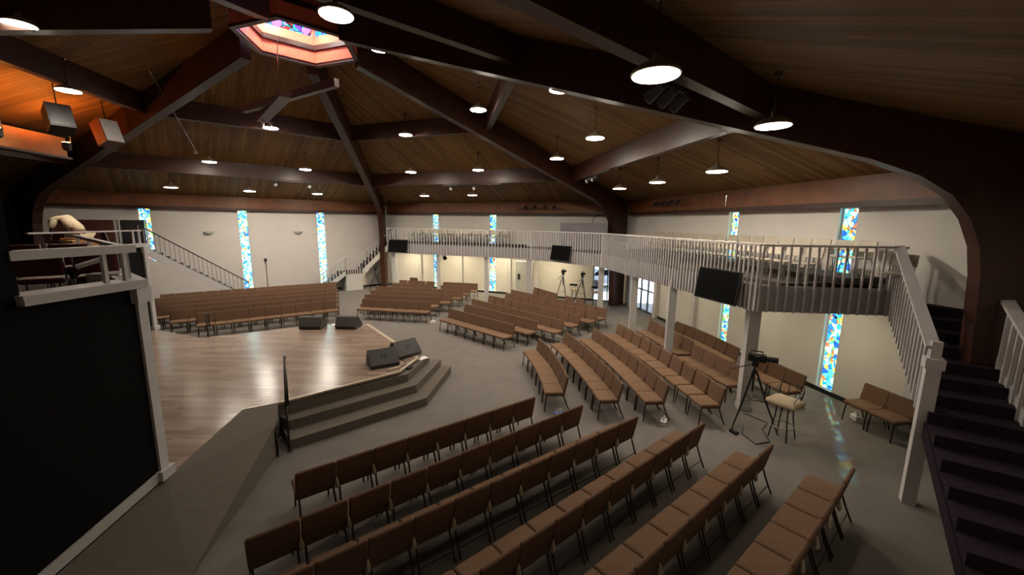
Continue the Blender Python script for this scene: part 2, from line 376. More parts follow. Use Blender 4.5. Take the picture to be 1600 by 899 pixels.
for (p,lb) in lamps:
    if first: o=L0; first=False
    else: o=dup(L0)
    o.location=p; tag(o,'domed pendant lamp, '+lb,'lamp','domed pendant lamps')
    if p in ((-9.64,8.44,8.08),(-2.73,6.65,7.49),(1.5,4.55,5.97),(4.01,6.5,5.93),(4.2,16.17,5.78),(4.71,13.43,5.76),(-4.95,22.73,5.82),(-2.17,21.71,5.82),(-15.26,18.22,5.76)):
        for ch in o.children:
            if ch.name.startswith('diffuser'): ch.data=DIM if DIM else ch.data
for i,a in enumerate((150,75)):
    o=dup(L0); o.location=(CX+.75*math.cos(R(a)),CY+.75*math.sin(R(a)),10.1); o.scale=(.6,.6,1.0); tag(o,'small pendant lamp inside the skylight well, %s one'%('left','right')[i],'lamp','domed pendant lamps')
# ------------------------------------------------------------------ balcony
BF=3.02; BR=4.0; BB=2.5
B0,B1,B2,B3,B4=Vector((-7.6,24.45)),Vector((1.0,21.1)),Vector((3.98,17.6)),Vector((5.52,8.82)),Vector((8.32,8.53))
n0,n5=nrm(0),nrm(5)
def onwall(p,n): return p+n*(APO-n.dot(p-Vector((CX,CY))))
W0=onwall(B0,n0); W4=onwall(B4,n5)
poly=[B0,B1,B2,B3,B4,W4,P2,W0]
MB().prism([tuple(p) for p in poly],BF-.28,BF).build('floor_balcony',M['balcarpet'],kind='structure')
# seating tiers
def strip(p,q,n,a0,a1,z0,z1,nm):
    t=(q-p).normalized()
    def at(pp,a): return pp+n*(a-n.dot(pp-Vector((CX,CY))))
    MB().prism([tuple(at(p,a0)),tuple(at(q,a0)),tuple(at(q,a1)),tuple(at(p,a1))],z0,z1).build(nm,M['balcarpet'],kind='structure')
CN=Vector((CX,CY))
t5=Vector((-n5.y,n5.x)); t0=Vector((-n0.y,n0.x))
def Rp(n,t,a,l): v=CN+n*a+t*l; return v
strip(Rp(n5,t5,11.5,4.9),Rp(n5,t5,11.5,-4.8),n5,11.5,APO-.01,BF,3.12,'floor_tier')
strip(Rp(n5,t5,12.7,4.9),Rp(n5,t5,12.7,-5.1),n5,12.7,APO-.012,3.12,3.26,'floor_tier')
strip(Rp(n0,t0,12.0,5.6),Rp(n0,t0,12.0,-2.2),n0,12.05,APO-.01,BF,3.12,'floor_tier')
rl={0:('white slatted balcony railing along the far back balcony',.185),1:('white slatted balcony railing across the far right corner',.15),2:('white slatted balcony railing along the right side balcony',.142),3:('white slatted balcony railing at the near end before the stairs',.18)}
pts=[B0,B1,B2,B3,B4]
for i in range(4):
    A,B=pts[i],pts[i+1]; d=(B-A); L=d.length; d/=L; rz=math.atan2(d.y,d.x)
    t=thing('balcony_railing',rl[i][0],'railing',(A.x,A.y,0),rz,'balcony railings')
    # local x along, local -y is outside (towards the hall) for i with hall on right side
    side=-1; y=0.0
    MB().box((L/2,-.045,BR-.02),(L+.08,.13,.045)).build('top_rail',M['slat'],t)
    MB().box((L/2,-.022,(BB+BF)/2+.03),(L,.03,BF-BB+.06)).build('fascia_board',M['fascia'],t)
    MB().box((L/2,y-side*.05,BF+.42),(L,.03,.05)).build('middle_rail',M['slat'],t) if i==9 else None
    N=int(L/rl[i][1])
    me=MB().box((0,0,(BB+BR)/2-.03),(.04,.032,BR-BB-.04)).mesh('baluster',M['slat'])
    for j in range(N+1):
        link('baluster',me,t,loc=(L*j/N,-.062,0))
# support posts
posts=[((-7.3,24.62),.26,'at the far left end of the back balcony'),((-4.36,23.47),.2,'between the far left chair rows and the back wall'),((-1.45,22.32),.2,'left of the right far stained window'),((.92,21.3),.3,'beside the grey door in the back wall'),((4.05,17.95),.24,'left of the reddish timber column'),((4.62,14.85),.24,'right of the reddish timber column'),((4.99,12.2),.22,'standing among the right chair rows'),((5.66,9.12),.25,'wide one under the near balcony corner')]
for (p,w,lb) in posts:
    t=thing('support_post','white square post under the balcony, '+lb,'post',(p[0],p[1],0),R(-10),'balcony support posts')
    MB().box((0,0,(BF-.28)/2),(w,w,BF-.28)).build('shaft',M['white'],t)
    if w<.3: MB().box((0,0,.06),(w+.03,w+.03,.12)).build('base',M['white'],t)
# under balcony ceiling lights
for k,(p,rz) in enumerate([(Rp(n0,t0,12.7,5.4),0),(Rp(n0,t0,12.7,2.2),0),(Rp(n0,t0,12.7,-.9),0),(Rp(n0,t0,12.6,-4.2),0),(Rp(n5,t5,12.6,4.2),1),(Rp(n5,t5,12.6,1.2),1),(Rp(n5,t5,12.6,-1.8),1),(Rp(n5,t5,12.6,-4.6),1)]):
    a=math.atan2((t0,t5)[rz].y,(t0,t5)[rz].x)
    t=thing('ceiling_light','flush fluorescent light under the %s, number %d counted from the far left'%(('back balcony','right balcony')[rz],k+1),'light',(p.x,p.y,BF-.28),a,'lights under the balcony')
    MB().box((0,0,-.03),(1.25,.34,.06)).build('housing',M['white'],t)
    MB().box((0,0,-.065),(1.15,.26,.012)).build('diffuser',M['panelw'] if rz==0 else M['panel'],t)
# ------------------------------------------------------------------ chairs
SEAT=MB().cushion((0,.315,.445),(.548,.47,.085),.03,bulge=.012)
BACK=MB().cushion((0,.06,.62),(.548,.49,.055),.020,rx=R(90+12.0))
def make_chair(fab,bfab):
    t=thing('padded_chair','x','chair')
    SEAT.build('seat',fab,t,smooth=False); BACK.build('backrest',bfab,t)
    for sx in (-1,1):
        MB().tube([(sx*.225,.50,.405),(sx*.235,.525,.2),(sx*.24,.54,.0)],.0155,6).build('leg',M['frame'],t)
        MB().tube([(sx*.235,.10,.56),(sx*.235,.10,.40),(sx*.24,.03,.2),(sx*.24,-.06,.0)],.0155,6).build('leg',M['frame'],t)
    fr=MB()
    for sx in (-1,1): fr.tube([(sx*.232,.10,.395),(sx*.228,.50,.395)],.012,6)
    fr.tube([(-.232,.30,.393),(.232,.30,.393)],.012,6)
    fr.build('seat_frame',M['frame'],t); MB().tube([(-.238,-.0,.12),(.238,-.0,.12)],.008,6).build('stretcher',M['frame'],t)
    MB().lathe([(.008,.40),(.03,.43),(.036,.465),(.02,.53),(.004,.59)],8,(.2735,.028,0)).build('coupling_bracket',M['bracket'],t,smooth=True)
    return t
CH=[None]; ORD=['first','second','third','fourth','fifth','sixth','seventh','eighth','ninth','tenth','eleventh','twelfth','thirteenth','fourteenth','fifteenth','sixteenth']
def place(x,y,rz,label,group,z=0,bare=False):
    if CH[0] is None: CH[0]=make_chair(M['fabric'],M['backfab']); o=CH[0]
    else: o=dup(CH[0])
    o.location=(x,y,z); o.rotation_euler=(0,0,rz); tag(o,label,'chair',group)
    if bare and o is not CH[0]:
        for ch in list(o.children):
            if ch.name.startswith('coupling_bracket'): bpy.data.objects.remove(ch)
    return o
def row(A,B,n,face,rowname,group,bend=0.0,skip=()):
    """back-top line from A (left in the photo) to B; face: point the chairs look to"""
    A=Vector(A);B=Vector(B); d=(B-A).normalized(); f=Vector((-d.y,d.x))
    if f.dot(Vector(face)-(A+B)/2)<0: f=-f
    for i in range(n):
        s=(i+.5)/n
        if i in skip: continue
        p=A+(B-A)*s + f*bend*(4*(s-.5)**2)
        ang=math.atan2(f.y,f.x)-PI/2
        if bend:
            L=(B-A).length; sl=8*bend*(s-.5)/L
            # rotate a little so the row follows the curve
            x=Vector((math.cos(ang),math.sin(ang))); ang+= math.atan(sl)*(1 if x.dot(d)>0 else -1)
        place(p.x,p.y,ang,'brown padded chair, %s from the left in %s'%(ORD[i],rowname),group,bare=(i==(n-1 if math.cos(ang)*d.x+math.sin(ang)*d.y>0 else 0)))
ST=(-5.5,11)
def ext(A,B,n,pitch=.555):
    A=Vector(A);B=Vector(B); d=(A-B).normalized(); return tuple(B+d*n*pitch)
G='chairs of the foreground block'
for A,B,n,nm in (((-3.03,5.11),(.52,7.76),8,'the first foreground row'),((-2.95,3.93),(1.45,7.43),10,'the second foreground row'),((-1.44,4.08),(2.4,6.98),11,'the third foreground row'),((.04,3.85),(3.55,6.77),10,'the fourth foreground row'),((1.24,3.55),(4.34,6.07),9,'the fifth foreground row'),((2.87,3.57),(5.15,5.44),7,'the last foreground row')):
    if n in (11,10,9,7) and nm.split()[1]!='second': A=ext(A,B,n)
    row(A,B,n,ST,nm,G)
G='chairs of the right block'
for A,B,n,nm in (((.98,12.05),(1.44,8.83),6,'the first right hand row'),((1.91,12.83),(2.63,8.49),8,'the second right hand row'),((2.96,13.37),(3.65,8.45),9,'the third right hand row'),((3.96,14.05),(4.83,8.28),10,'the fourth right hand row'),((5.22,14.6),(5.64,11.85),5,'the row behind the white post'),((5.53,11.62),(5.91,9.48),4,'the row left of the tripod'),((6.24,14.5),(6.78,11.2),6,'the rear row beneath the near television'),((6.83,10.75),(7.11,9.1),3,'the row behind the bar stool')):
    row(A,B,n,(0,11),nm,G,bend=(.10 if n>=6 else 0))
row((8.2,8.75),(8.38,7.67),2,(0,9),'the dim corner pair by the newel',G)
G='chairs of the centre block'
for A,B,n,nm in (((-2.57,16.17),(.12,13.63),7,'the first centre row facing the stage'),((-2.03,17.16),(.97,14.19),8,'the second centre row facing the stage'),((-1.84,18.35),(1.96,14.34),10,'the third centre row facing the stage'),((-1.13,19.35),(2.72,15.26),10,'the fourth centre row facing the stage'),((-.3,20.11),(3.53,15.96),10,'the fifth centre row facing the stage'),((-.03,21.06),(4.05,16.46),11,'the sixth centre row facing the stage'),((1.25,22.0),(2.35,19.95),4,'the centre row by the yellow wall'),((2.6,19.5),(3.5,18.35),2,'the pair by the far tripods')):
    row(A,B,n,ST,nm,G)
G='chairs of the far back block'
for A,B,n,nm in (((-6.9,18.04),(-3.59,17.46),6,'the first far back row'),((-7.18,19.13),(-3.45,18.71),7,'the second far back row'),((-7.34,20.36),(-2.96,19.54),8,'the third far back row'),((-7.48,21.61),(-2.58,20.72),9,'the fourth far back row'),((-7.01,22.93),(-4.5,22.4),4,'the fifth far row before the post'),((-4.05,22.3),(-2.29,21.99),3,'the fifth far row after the post'),((-6.9,24.1),(-4.6,23.55),4,'the last far row before the post'),((-4.1,23.5),(-2.0,23.05),4,'the last far row after the post')):
    row(A,B,n,ST,nm,G)
place(-6.3,25.2,R(-15),'single brown padded chair standing alone against the back wall',G)
G='chairs of the left block'
EA=(Vector((-12.04,14.69)),Vector((-7.94,17.66))); 
for k in range(6):
    s=k/5; right=Vector((-7.94,17.66)).lerp(Vector((-10.28,23.0)),s); ang=R(36.3); dd=Vector((math.cos(ang),math.sin(ang)))
    n=[9,11,13,14,14,14][k]; left=right-dd*n*.555
    row(left,right,n,ST,'the %s left hand row'%ORD[k],G)
# balcony chairs
def make_bchair():
    t=thing('stacking_chair','x','chair')
    MB().cushion((0,.27,.44),(.44,.42,.035),.012).build('seat',M['cplast'],t)
    MB().cushion((0,.035,.70),(.44,.26,.03),.012,rx=R(100)).build('backrest',M['cplast'],t)
    for sx in (-1,1):
        MB().tube([(sx*.19,.44,.42),(sx*.215,.47,0)],.011,6).build('leg',M['chrome'],t)
        MB().tube([(sx*.19,.03,.74),(sx*.19,.08,.43),(sx*.215,.0,0)],.011,6).build('leg',M['chrome'],t)
    return t
BC=[None]
def bplace(p,z,ang,label):
    if BC[0] is None: BC[0]=make_bchair(); o=BC[0]
    else: o=dup(BC[0])
    o.location=(p.x,p.y,z); o.rotation_euler=(0,0,ang); tag(o,label,'chair','cream chairs on the balcony')
ORDL=ORD+['seventeenth','eighteenth','nineteenth','twentieth']
f5=math.atan2(-n5.y,-n5.x)-PI/2; f0=math.atan2(-n0.y,-n0.x)-PI/2
for i in range(18):
    bplace(Rp(n5,t5,12.35,4.5-.545*i),3.12,f5,'cream stacking chair, %s from the far end of the right balcony front row'%ORDL[i])
for i in range(18):
    bplace(Rp(n5,t5,13.6,4.4-.545*i),3.26,f5,'cream stacking chair, %s from the far end of the right balcony rear row'%ORDL[i])
for i in range(11):
    bplace(Rp(n0,t0,12.55,4.9-.56*i),3.12,f0,'cream stacking chair, %s from the left in the back balcony front row'%ORDL[i])
for i in range(12):
    bplace(Rp(n0,t0,13.55,5.2-.56*i),3.12,f0,'cream stacking chair, %s from the left in the back balcony rear row'%ORDL[i])
bplace(Rp(n5,t5,13.45,-5.75),BF,f5+R(25),'cream stacking chair alone against the wall at the top of the near stairs')
# ------------------------------------------------------------------ televisions on the balcony
def tv(c,w,h,rz,tilt,label):
    t=thing('television',label,'television',c,rz,'televisions on the balcony front')
    MB().box((0,0,0),(w,.05,h),rx=tilt).build('bezel',M['dark'],t)
    m=Matrix.Rotation(tilt,3,'X'); q=m@Vector((0,-.028,.005))
    MB().box(q,(w-.05,.006,h-.05),rx=tilt).build('screen',M['screen'],t)
    MB().box((0,.09,0),(.2,.16,.12)).build('bracket',M['steel'],t)
d01=(B1-B0).normalized(); d12=(B2-B1).normalized(); d23=(B3-B2).normalized()
tv((-6.86,23.93,2.93),1.35,.78,math.atan2(d01.y,d01.x),R(-12),'black television hung on the far left end of the back balcony')
tv((2.33,19.28,2.97),1.25,.74,math.atan2(d12.y,d12.x),R(-10),'black television hung on the far corner of the balcony')
tv((5.08,9.78,2.93),1.38,.80,math.atan2(d23.y,d23.x)+R(4),R(-8),'largest looking black television hung on the near right balcony front')
# ------------------------------------------------------------------ stage, steps, ramp
SZ=.7
stage_poly=[(-4.96,5.26),(-5.27,7.35),(-4.74,7.68),(-2.8,9.45),(-2.57,10.51),(-5.24,14.05),(-5.6,14.19),(-7.34,13.69),(-8.66,12.75),(-9.79,12.11),(-11.55,12.81),(-12.05,12.99),(-14.5,9.5),(-12,5),(-8,4)]
stg=thing('stage','low wooden platform stage with glossy grey brown plank floor','stage',(-8,9,0))
def sh(poly): return [(p[0]+8,p[1]-9) for p in poly]
MB().prism(sh(stage_poly),0,SZ-.04).build('base',M['stepcarpet'],stg)
me=MB().prism(sh(stage_poly),SZ-.04,SZ).mesh('plank_floor',M['stage']); o=link('plank_floor',me,stg)
rotm=Matrix.Rotation(R(90),4,'Z'); me.transform(rotm.inverted()); o.rotation_euler=(0,0,R(90))
def edge(pts,w,z0,z1,mt,name):
    mb=MB(); pts=sh(pts)
    for a,b in zip(pts[:-1],pts[1:]):
        a=Vector(a);b=Vector(b);d=b-a
        mb.box(((a.x+b.x)/2,(a.y+b.y)/2,(z0+z1)/2),(d.length+.03,w,z1-z0),rz=math.atan2(d.y,d.x))
    return mb.build(name,mt,stg)
edge([(-5.27,7.35),(-4.74,7.68),(-2.8,9.45),(-2.57,10.51)],.05,SZ-.03,SZ+.008,M['bracket'],'front_edging')
edge([(-2.57,10.51),(-5.24,14.05)],.12,SZ-.03,SZ+.006,M['bracket'],'side_edging')
S1=[(-4.24,7.10),(-2.03,9.06),(-1.77,11.22)]; S2=[(-4.45,7.48),(-2.34,9.36),(-2.06,11.22)]; S3=[(-4.62,7.78),(-2.6,9.55),(-2.36,11.0)]
mb=MB()
bk=[(-2.7,11.0),(-2.85,9.45),(-4.76,7.68)]
mb.prism(S1+[(-2.6,11.32)]+bk[1:],0,.2); mb.prism(S2+[(-2.7,11.3)]+bk[1:],.2,.4); mb.prism(S3+bk,.4,.6)
mb.build('stage_steps',M['stepcarpet'],label='three wide carpeted steps leading up to the stage front',cat='steps')
# ramp along the black wall
rp=[(-4.97,5.24),(-5.28,7.33),(-4.76,7.66),(-4.4,6.95),(-3.94,4.3),(-3.75,3.2),(-5.12,3.2)]
def rz_(p):
    # height falls from the stage edge to the floor towards the viewer
    base=Vector((-4.98,5.24)); 
    if p[1]>7.2: return SZ-.005
    if abs(p[0]+4.97)<.02 and p[1]>5: return SZ-.01
    if p[1]>6.9: return SZ*.86
    if p[1]>4.2: return .02
    return .02 if p[0]>-4.5 else .3
mb=MB(); n=len(rp)
top=[(p[0],p[1],rz_(p)) for p in rp]; bot=[(p[0],p[1],-.02) for p in rp]
tris=[(0,2,1),(0,3,2),(0,4,3),(0,6,4),(6,5,4)]
mb.add(top+bot,tris+[(i,(i+1)%n,n+(i+1)%n,n+i) for i in range(n)])
mb.build('ramp',M['stepcarpet'],label='carpeted ramp sloping from the stage down beside the black wall',cat='ramp')
# handrails
def rail(pts,posts,label,r=.022):
    t=thing('handrail',label,'handrail',pts[0])
    o=Vector(pts[0])
    MB().tube([Vector(p)-o for p in pts],r,8).build('grab_rail',M['steel'],t,smooth=True)
    for p,z in posts:
        MB().tube([Vector((p[0],p[1],z[0]))-o,Vector((p[0],p[1],z[1]))-o],r*.9,8).build('post',M['steel'],t,smooth=True)
        MB().lathe([(.05,0),(.05,.012),(.02,.02)],10,Vector((p[0],p[1],z[0]))-o).build('foot_plate',M['chrome'],t)
rail([(-4.22,7.03,.92),(-4.42,7.4,1.28),(-4.62,7.78,1.66),(-4.62,7.80,1.60)],[((-4.22,7.03),(0,.93)),((-4.60,7.74),(.6,1.62))],'dark metal handrail at the left end of the stage steps nearer the chairs')
rail([(-4.37,6.9,.5),(-4.52,7.2,.62)],[((-4.37,6.9),(0,.52)),((-4.5,7.16),(.2,.62))],'short dark handrail beside the ramp left of the stage steps')
rail([(-9.95,12.75,.9),(-9.62,12.3,1.45),(-9.62,12.26,1.4)],[((-9.62,12.22),(SZ,1.44)),((-10.02,12.72),(0,.92))],'angled dark handrail at the far edge of the stage')
# monitor wedges
def wedge(loc,rz,label,sc_=1.0,mark=True):
    t=thing('stage_monitor',label,'speaker',(loc[0],loc[1],SZ if len(loc)<3 else loc[2]),rz,'floor monitor speakers on the stage')
    W=.72*sc_; prof=[(-.27,0),(.24,0),(.28,.10),(.12,.40),(.02,.43),(-.30,.10)]
    prof=[(a*sc_,b*sc_) for a,b in prof]
    MB().extr(prof,(0,0,0),(0,1,0),(0,0,1),(W,0,0)).build('cabinet',M['monitor'],t)
    # grille on the sloped face between (.28,.10) and (.10,.42)
    a=Vector((0,.28*sc_,.10*sc_)); b=Vector((0,.12*sc_,.40*sc_)); c=(a+b)/2; L=(b-a).length; ang=math.atan2(b.z-a.z,b.y-a.y)
    nn=Vector((0,(b.z-a.z),-(b.y-a.y))).normalized()
    MB().box(c+nn*.006,(W-.05,L-.03,.012),rx=ang).build('grille',M['grille'],t)
    if mark:
        a2=Vector((0,.02*sc_,.43*sc_)); b2=Vector((0,-.30*sc_,.10*sc_)); c2=(a2+b2)/2; ang2=math.atan2(b2.z-a2.z,b2.y-a2.y)
        n2=Vector((0,(b2.z-a2.z),-(b2.y-a2.y))).normalized()
        if n2.z<0: n2=-n2
        g=MB()
        for dx,w in ((-.045,.03),(.03,.035),(.045,.07)):
            g.box(c2+n2*.004+Vector((dx*sc_*(1),0,0))+((a2-b2).normalized()*(.05 if w==.07 else 0)),(w*sc_,(.13 if w!=.07 else .035)*sc_,.008),rx=ang2)
        g.build('recessed_handle',M['dark'],t)
    return t
wedge((-3.35,9.95),R(32),'black stage monitor with handle marks at the top of the steps')
wedge((-2.98,10.72),R(48),'black stage monitor tucked behind the one above the steps')
wedge((-6.9,13.45),R(182),'black stage monitor at the far stage edge, left one')
wedge((-5.7,13.55),R(176),'black stage monitor at the far stage edge beside the right corner',mark=False)
# ------------------------------------------------------------------ choir loft and black walls
K1=Vector((-5.06,5.25)); K2=Vector((-12.05,12.99)); M1=Vector((-9.5,8.7)); M2=Vector((-11.6,9.6)); LF=3.05
near_dir=Vector((-.08,-1)).normalized()
N1=K1+near_dir*1.2; N2=K1+near_dir*4.2
loft_poly=[K2,M2,M1,K1,N2,(-8,-1.5),(-17.8,1.9),(-20.6,17.0),(-18.3,19.0),(-17.2,18.1)]
MB().prism([tuple(p) for p in loft_poly],LF-.25,LF).build('floor_loft',M['balcarpet'],kind='structure')
def wpanel(name,a,b,z0,z1,mt,th=.12,off=0,**kw):
    a=Vector(a);b=Vector(b);d=b-a
    return MB().box(((a.x+b.x)/2,(a.y+b.y)/2,(z0+z1)/2),(d.length,th,z1-z0),rz=math.atan2(d.y,d.x)).build(name,mt,**kw)
wpanel('wall_loft',K1,N2,SZ-.7,3.5,M['black'],kind='structure')
wpanel('wall_tower',N1,N2,3.5,5.0,M['black'],.12,kind='structure')
wpanel('wall_loft_front',M1,K1,SZ,3.5,M['black'],kind='structure')
wpanel('wall_loft_back',M2,M1,SZ,3.5,M['black'],kind='structure')
wpanel('wall_loft_far',K2,M2,SZ,3.5,M['black'],kind='structure')
wpanel('wall_loft_end',K2,(-17.2,18.1),0,3.5,M['black'],kind='structure')
# white corner posts, ledges, base trim
def cpost(p,lb,rz):
    t=thing('corner_post','white trimmed corner post '+lb,'post',(p.x,p.y,0),rz,'white stage corner posts')
    MB().box((0,0,(SZ+3.3)/2),(.15,.15,3.3-SZ)).build('shaft',M['white'],t)
    MB().box((0,0,SZ+.07),(.24,.24,.14)).build('base',M['white'],t)
    MB().box((0,0,3.39),(.24,.24,.22)).build('capital',M['white'],t)
cpost(K1+Vector((.01,0)),'at the near end of the black stage wall',R(5)); cpost(K2+Vector((.05,-.03)),'at the far left corner of the stage',R(5))
def ledge(a,b,z,w,label,th=.09,mt=None):
    a=Vector(a);b=Vector(b);d=b-a
    t=thing('ledge',label,'ledge',((a.x+b.x)/2,(a.y+b.y)/2,z),math.atan2(d.y,d.x),'white loft ledges')
    MB().box((0,0,0),(d.length+.1,w,th*.5)).build('top_board',mt or M['white'],t)
    MB().box((0,w*.25,-th*.6),(d.length+.08,w*.45,th*.7)).build('moulding',mt or M['white'],t)
ledge(K1,N1,3.57,.34,'wide white ledge on the near black wall'); ledge(K2,M2,3.56,.25,'white ledge on the far loft wall behind the stage'); ledge(M1,K1,3.565,.26,'white ledge on the loft wall facing the stage recess')
def lrail(a,b,z,label,nb,w=.09,th=.06,z0=3.59,skip0=False):
    a=Vector(a);b=Vector(b);d=b-a
    t=thing('loft_rail',label,'railing',(a.x,a.y,0),math.atan2(d.y,d.x),'loft guard rails')
    MB().box((d.length/2,0,z),(d.length+.06,w,th)).build('top_rail',M['white'],t)
    for i in range(nb):
        x=d.length*(.06+.9*i/max(1,nb-1)) if nb>2 else (.08,.32)[i]
        MB().box((x,0,(z0+z-th/2)/2),(.045,.045,z-th/2-z0)).build('baluster',M['white'],t)
lrail(K1,N1,4.0,'thick white guard rail above the near black wall',2,.16,.10)
lrail(K2,M2,4.0,'thin white guard rail across the far side of the loft',2,.06,.04)
lrail(M1,K1,4.0,'white guard rail on the loft facing the stage recess',4,.08,.05)
a=K1+Vector((.07,0)); 
b0=K1+near_dir*2.6
mb=MB(); 
for (p,q,z0,z1) in ((K1,K1+near_dir*2.2,SZ,.28),):
    dx=Vector((.075,0))
    v=[(p.x+.062,p.y-.1,z0-.0),(q.x+.062,q.y,z1),(q.x+.062,q.y,z1+.14),(p.x+.062,p.y-.1,z0+.14)]
    v+=[(x+.03,y,z) for x,y,z in v]
    mb.add(v,[(0,1,2,3),(7,6,5,4),(0,4,5,1),(1,5,6,2),(2,6,7,3),(3,7,4,0)])
mb.build('baseboard_loft',M['white'],kind='structure')
# stage back wall beyond the loft openings is the loft front; door panels on the left wall above the loft
dL,nL=frame2(P0,P1)
def onleft(s,off,z): p=P0+dL*s-nL*off; return (p.x,p.y,z)
a_l=math.atan2(dL.y,dL.x)
t=thing('wood_panel','brown wooden cupboard panel on the wall behind the bending person','cupboard',onleft(1.95,.06,3.05),a_l)
MB().box((0,0,.62),(1.9,.08,1.24)).build('body',M['redwood'],t)
for sx in (-.47,.47): MB().box((sx,-.05,.62),(.9,.02,1.16)).build('door',M['redwood'],t)
t=thing('alcove_shade_panel','dark panel for the shaded alcove beside the wooden panel at the stair top','opening',onleft(3.55,.04,3.05),a_l)  # flat dark sheet painted as the alcove's shade, wall behind is solid
MB().box((0,0,.62),(.85,.04,1.25)).build('opening',M['dark'],t); MB().box((-.47,-.01,.63),(.07,.06,1.26)).build('jamb',M['white'],t); MB().box((.47,-.01,.63),(.07,.06,1.26)).build('jamb',M['white'],t)
# loft furniture: maroon chairs
def make_mchair():
    t=thing('choir_chair','x','chair')
    MB().cushion((0,.29,.44),(.46,.44,.08),.025).build('seat',M['maroon'],t); MB().cushion((0,.04,.70),(.46,.38,.05),.02,rx=R(100)).build('backrest',M['maroon'],t)
    for sx in (-1,1):
        MB().tube([(sx*.21,.48,.40),(sx*.23,.50,0)],.012,6).build('leg',M['chrome'],t)
        MB().tube([(sx*.238,.0,.90),(sx*.238,.09,.45),(sx*.238,.02,0)],.012,6).build('leg',M['chrome'],t)
    return t
mc=None
def mplace(x,y,z,rz,lb):
    global mc
    if mc is None: mc=make_mchair(); o=mc
    else: o=dup(mc)
    o.location=(x,y,z); o.rotation_euler=(0,0,rz); tag(o,lb,'chair','maroon choir chairs in the loft')
for i in range(4): mplace(-6.25-.4*i,5.95-.4*i,LF,R(42),'maroon choir chair, %s from the right behind the near loft ledge'%ORD[i])
for i in range(5): mplace(-7.75-.38*i,6.95-.4*i,LF,R(42),'maroon choir chair with bright frame, %s from the right in the second loft row'%ORD[i])
for i,(x,y,rz) in enumerate([(-13.3,11.6,R(20)),(-13.2,12.9,R(-30))]): mplace(x,y,LF,rz,'maroon choir chair on the far loft behind the rail, %s one'%('left','right')[i])
t=thing('cardboard_box','open brown cardboard box on the far loft below the bending person','box',(-12.0,11.1,LF),R(80))
MB().box((0,0,.36),(.6,.4,.72)).build('body',M['cardboard'],t); MB().box((0,.24,.74),(.6,.16,.01),rx=R(-30)).build('flap',M['cardboard'],t)
t=thing('storage_bin','white open bin beside the maroon chairs in the near loft','bin',(-5.78,5.62,LF),R(30))
MB().box((0,0,.42),(.34,.26,.3)).build('bin',M['white'],t); MB().box((-.16,.05,.72),(.3,.2,.05),rz=.3,ry=R(-20)).build('lid',M['white'],t); MB().box((0,0,.135),(.36,.28,.27)).build('stand',M['dark'],t)
t=thing('exit_sign','small lit green sign inside the near loft','sign',(-6.38,6.15,3.80),R(35))
MB().box((0,0,0),(.13,.04,.09)).build('housing',M['white'],t); MB().box((0,-.022,0),(.11,.01,.07)).build('lit_face',M['green'],t); MB().tube([(0,0,-.04),(0,0,-.75)],.012,6).build('pole',M['dark'],t)
# ------------------------------------------------------------------ left wall stairs
def stairs(name,label,a,b,z0,z1,w,n,side,carpet,under=None,stringer=True):
    """a: top point, b: bottom point of the open (hall side) edge; side: unit vector to the wall side"""
    a=Vector(a);b=Vector(b);d=(b-a);L=d.length;d/=L;sd=Vector(side)
    t=thing(name,label,'stairs',(a.x,a.y,0))
    rz=math.atan2(d.y,d.x)
    rise=(z0-z1)/n; run=L/n
    for i in range(n):
        zt=z0-rise*(i); p=a+d*(run*(i+.5))+sd*w/2-a
        MB().box((p.x,p.y,zt-rise/2-.03),(run+.03,w,rise+.06),rz=rz).build('step',carpet,t)
    return t,a,b,d,L,rz
def slat_rail(t,a,p0,p1,zr0,zr1,zb0,zb1,n,mt,w=.045,railw=.09,railmt=None,extra=.0,nm='baluster'):
    p0=Vector(p0)-a;p1=Vector(p1)-a;d=p1-p0;L=d.length;rz=math.atan2(d.y,d.x); sl=math.atan2(zr1-zr0,L)
    c=(p0+p1)/2
    MB().box((c.x,c.y,(zr0+zr1)/2),(math.hypot(L,zr1-zr0)+extra,railw,.05),rz=rz,ry=-sl).build('handrail',railmt or mt,t)
    for i in range(n+1):
        s=(i+.0)/n; p=p0+d*s; za=zb0+(zb1-zb0)*s; zc=zr0+(zr1-zr0)*s-.01
        MB().box((p.x,p.y,(za+zc)/2),(w,w,zc-za),rz=rz).build(nm,mt,t)
def stringer(t,a,p0,p1,z0,z1,h,mt,th=.04):
    p0=Vector(p0)-a;p1=Vector(p1)-a; d=(p1-p0);L=d.length;d/=L
    MB().extr([(0,z0-h),(L,z1-h),(L,z1),(0,z0)],(p0.x,p0.y,0),(d.x,d.y,0),(0,0,1),(-d.y*th,d.x*th,0)).build('stringer',mt,t)
def Lw(s,off): p=P0+dL*s-nL*off; return Vector((p.x,p.y))
sE=[ (P0+dL*0).x ]
def sOf(x,y): return (Vector((x,y))-P0).dot(dL)
s_top,s_bot=sOf(-17.47,18.75),sOf(-14.3,21.4)
a,b=Lw(s_top,1.2),Lw(s_bot,1.2)
t,a_,b_,d_,L_,rz_0=stairs('stair_flight','white railed stairs climbing the left wall to the loft',a,b,LF,.0,1.1,17,(nL.x,nL.y),M['dark'])
slat_rail(t,a_,a,b,4.08,1.02,3.0,-.02+.05,24,M['fascia'],.035,.07,M['steel'])  # grey on these light balusters stands in for their shadows
stringer(t,a_,a,b,LF+.12,.14,.42,M['white'])
MB().extr([(0,0),(L_-.25,0),(0,LF-.35)],(0,0,0),(d_.x,d_.y,0),(0,0,1),(-d_.y*.03,d_.x*.03,0)).build('under_panel',M['wall'],t)
MB().prism([tuple(Lw(s_top-1.3,1.25)),tuple(Lw(s_top,1.25)),tuple(Lw(s_top,.0)),tuple(Lw(s_top-1.3,.0))],LF-.2,LF).build('floor_landing',M['balcarpet'],kind='structure')
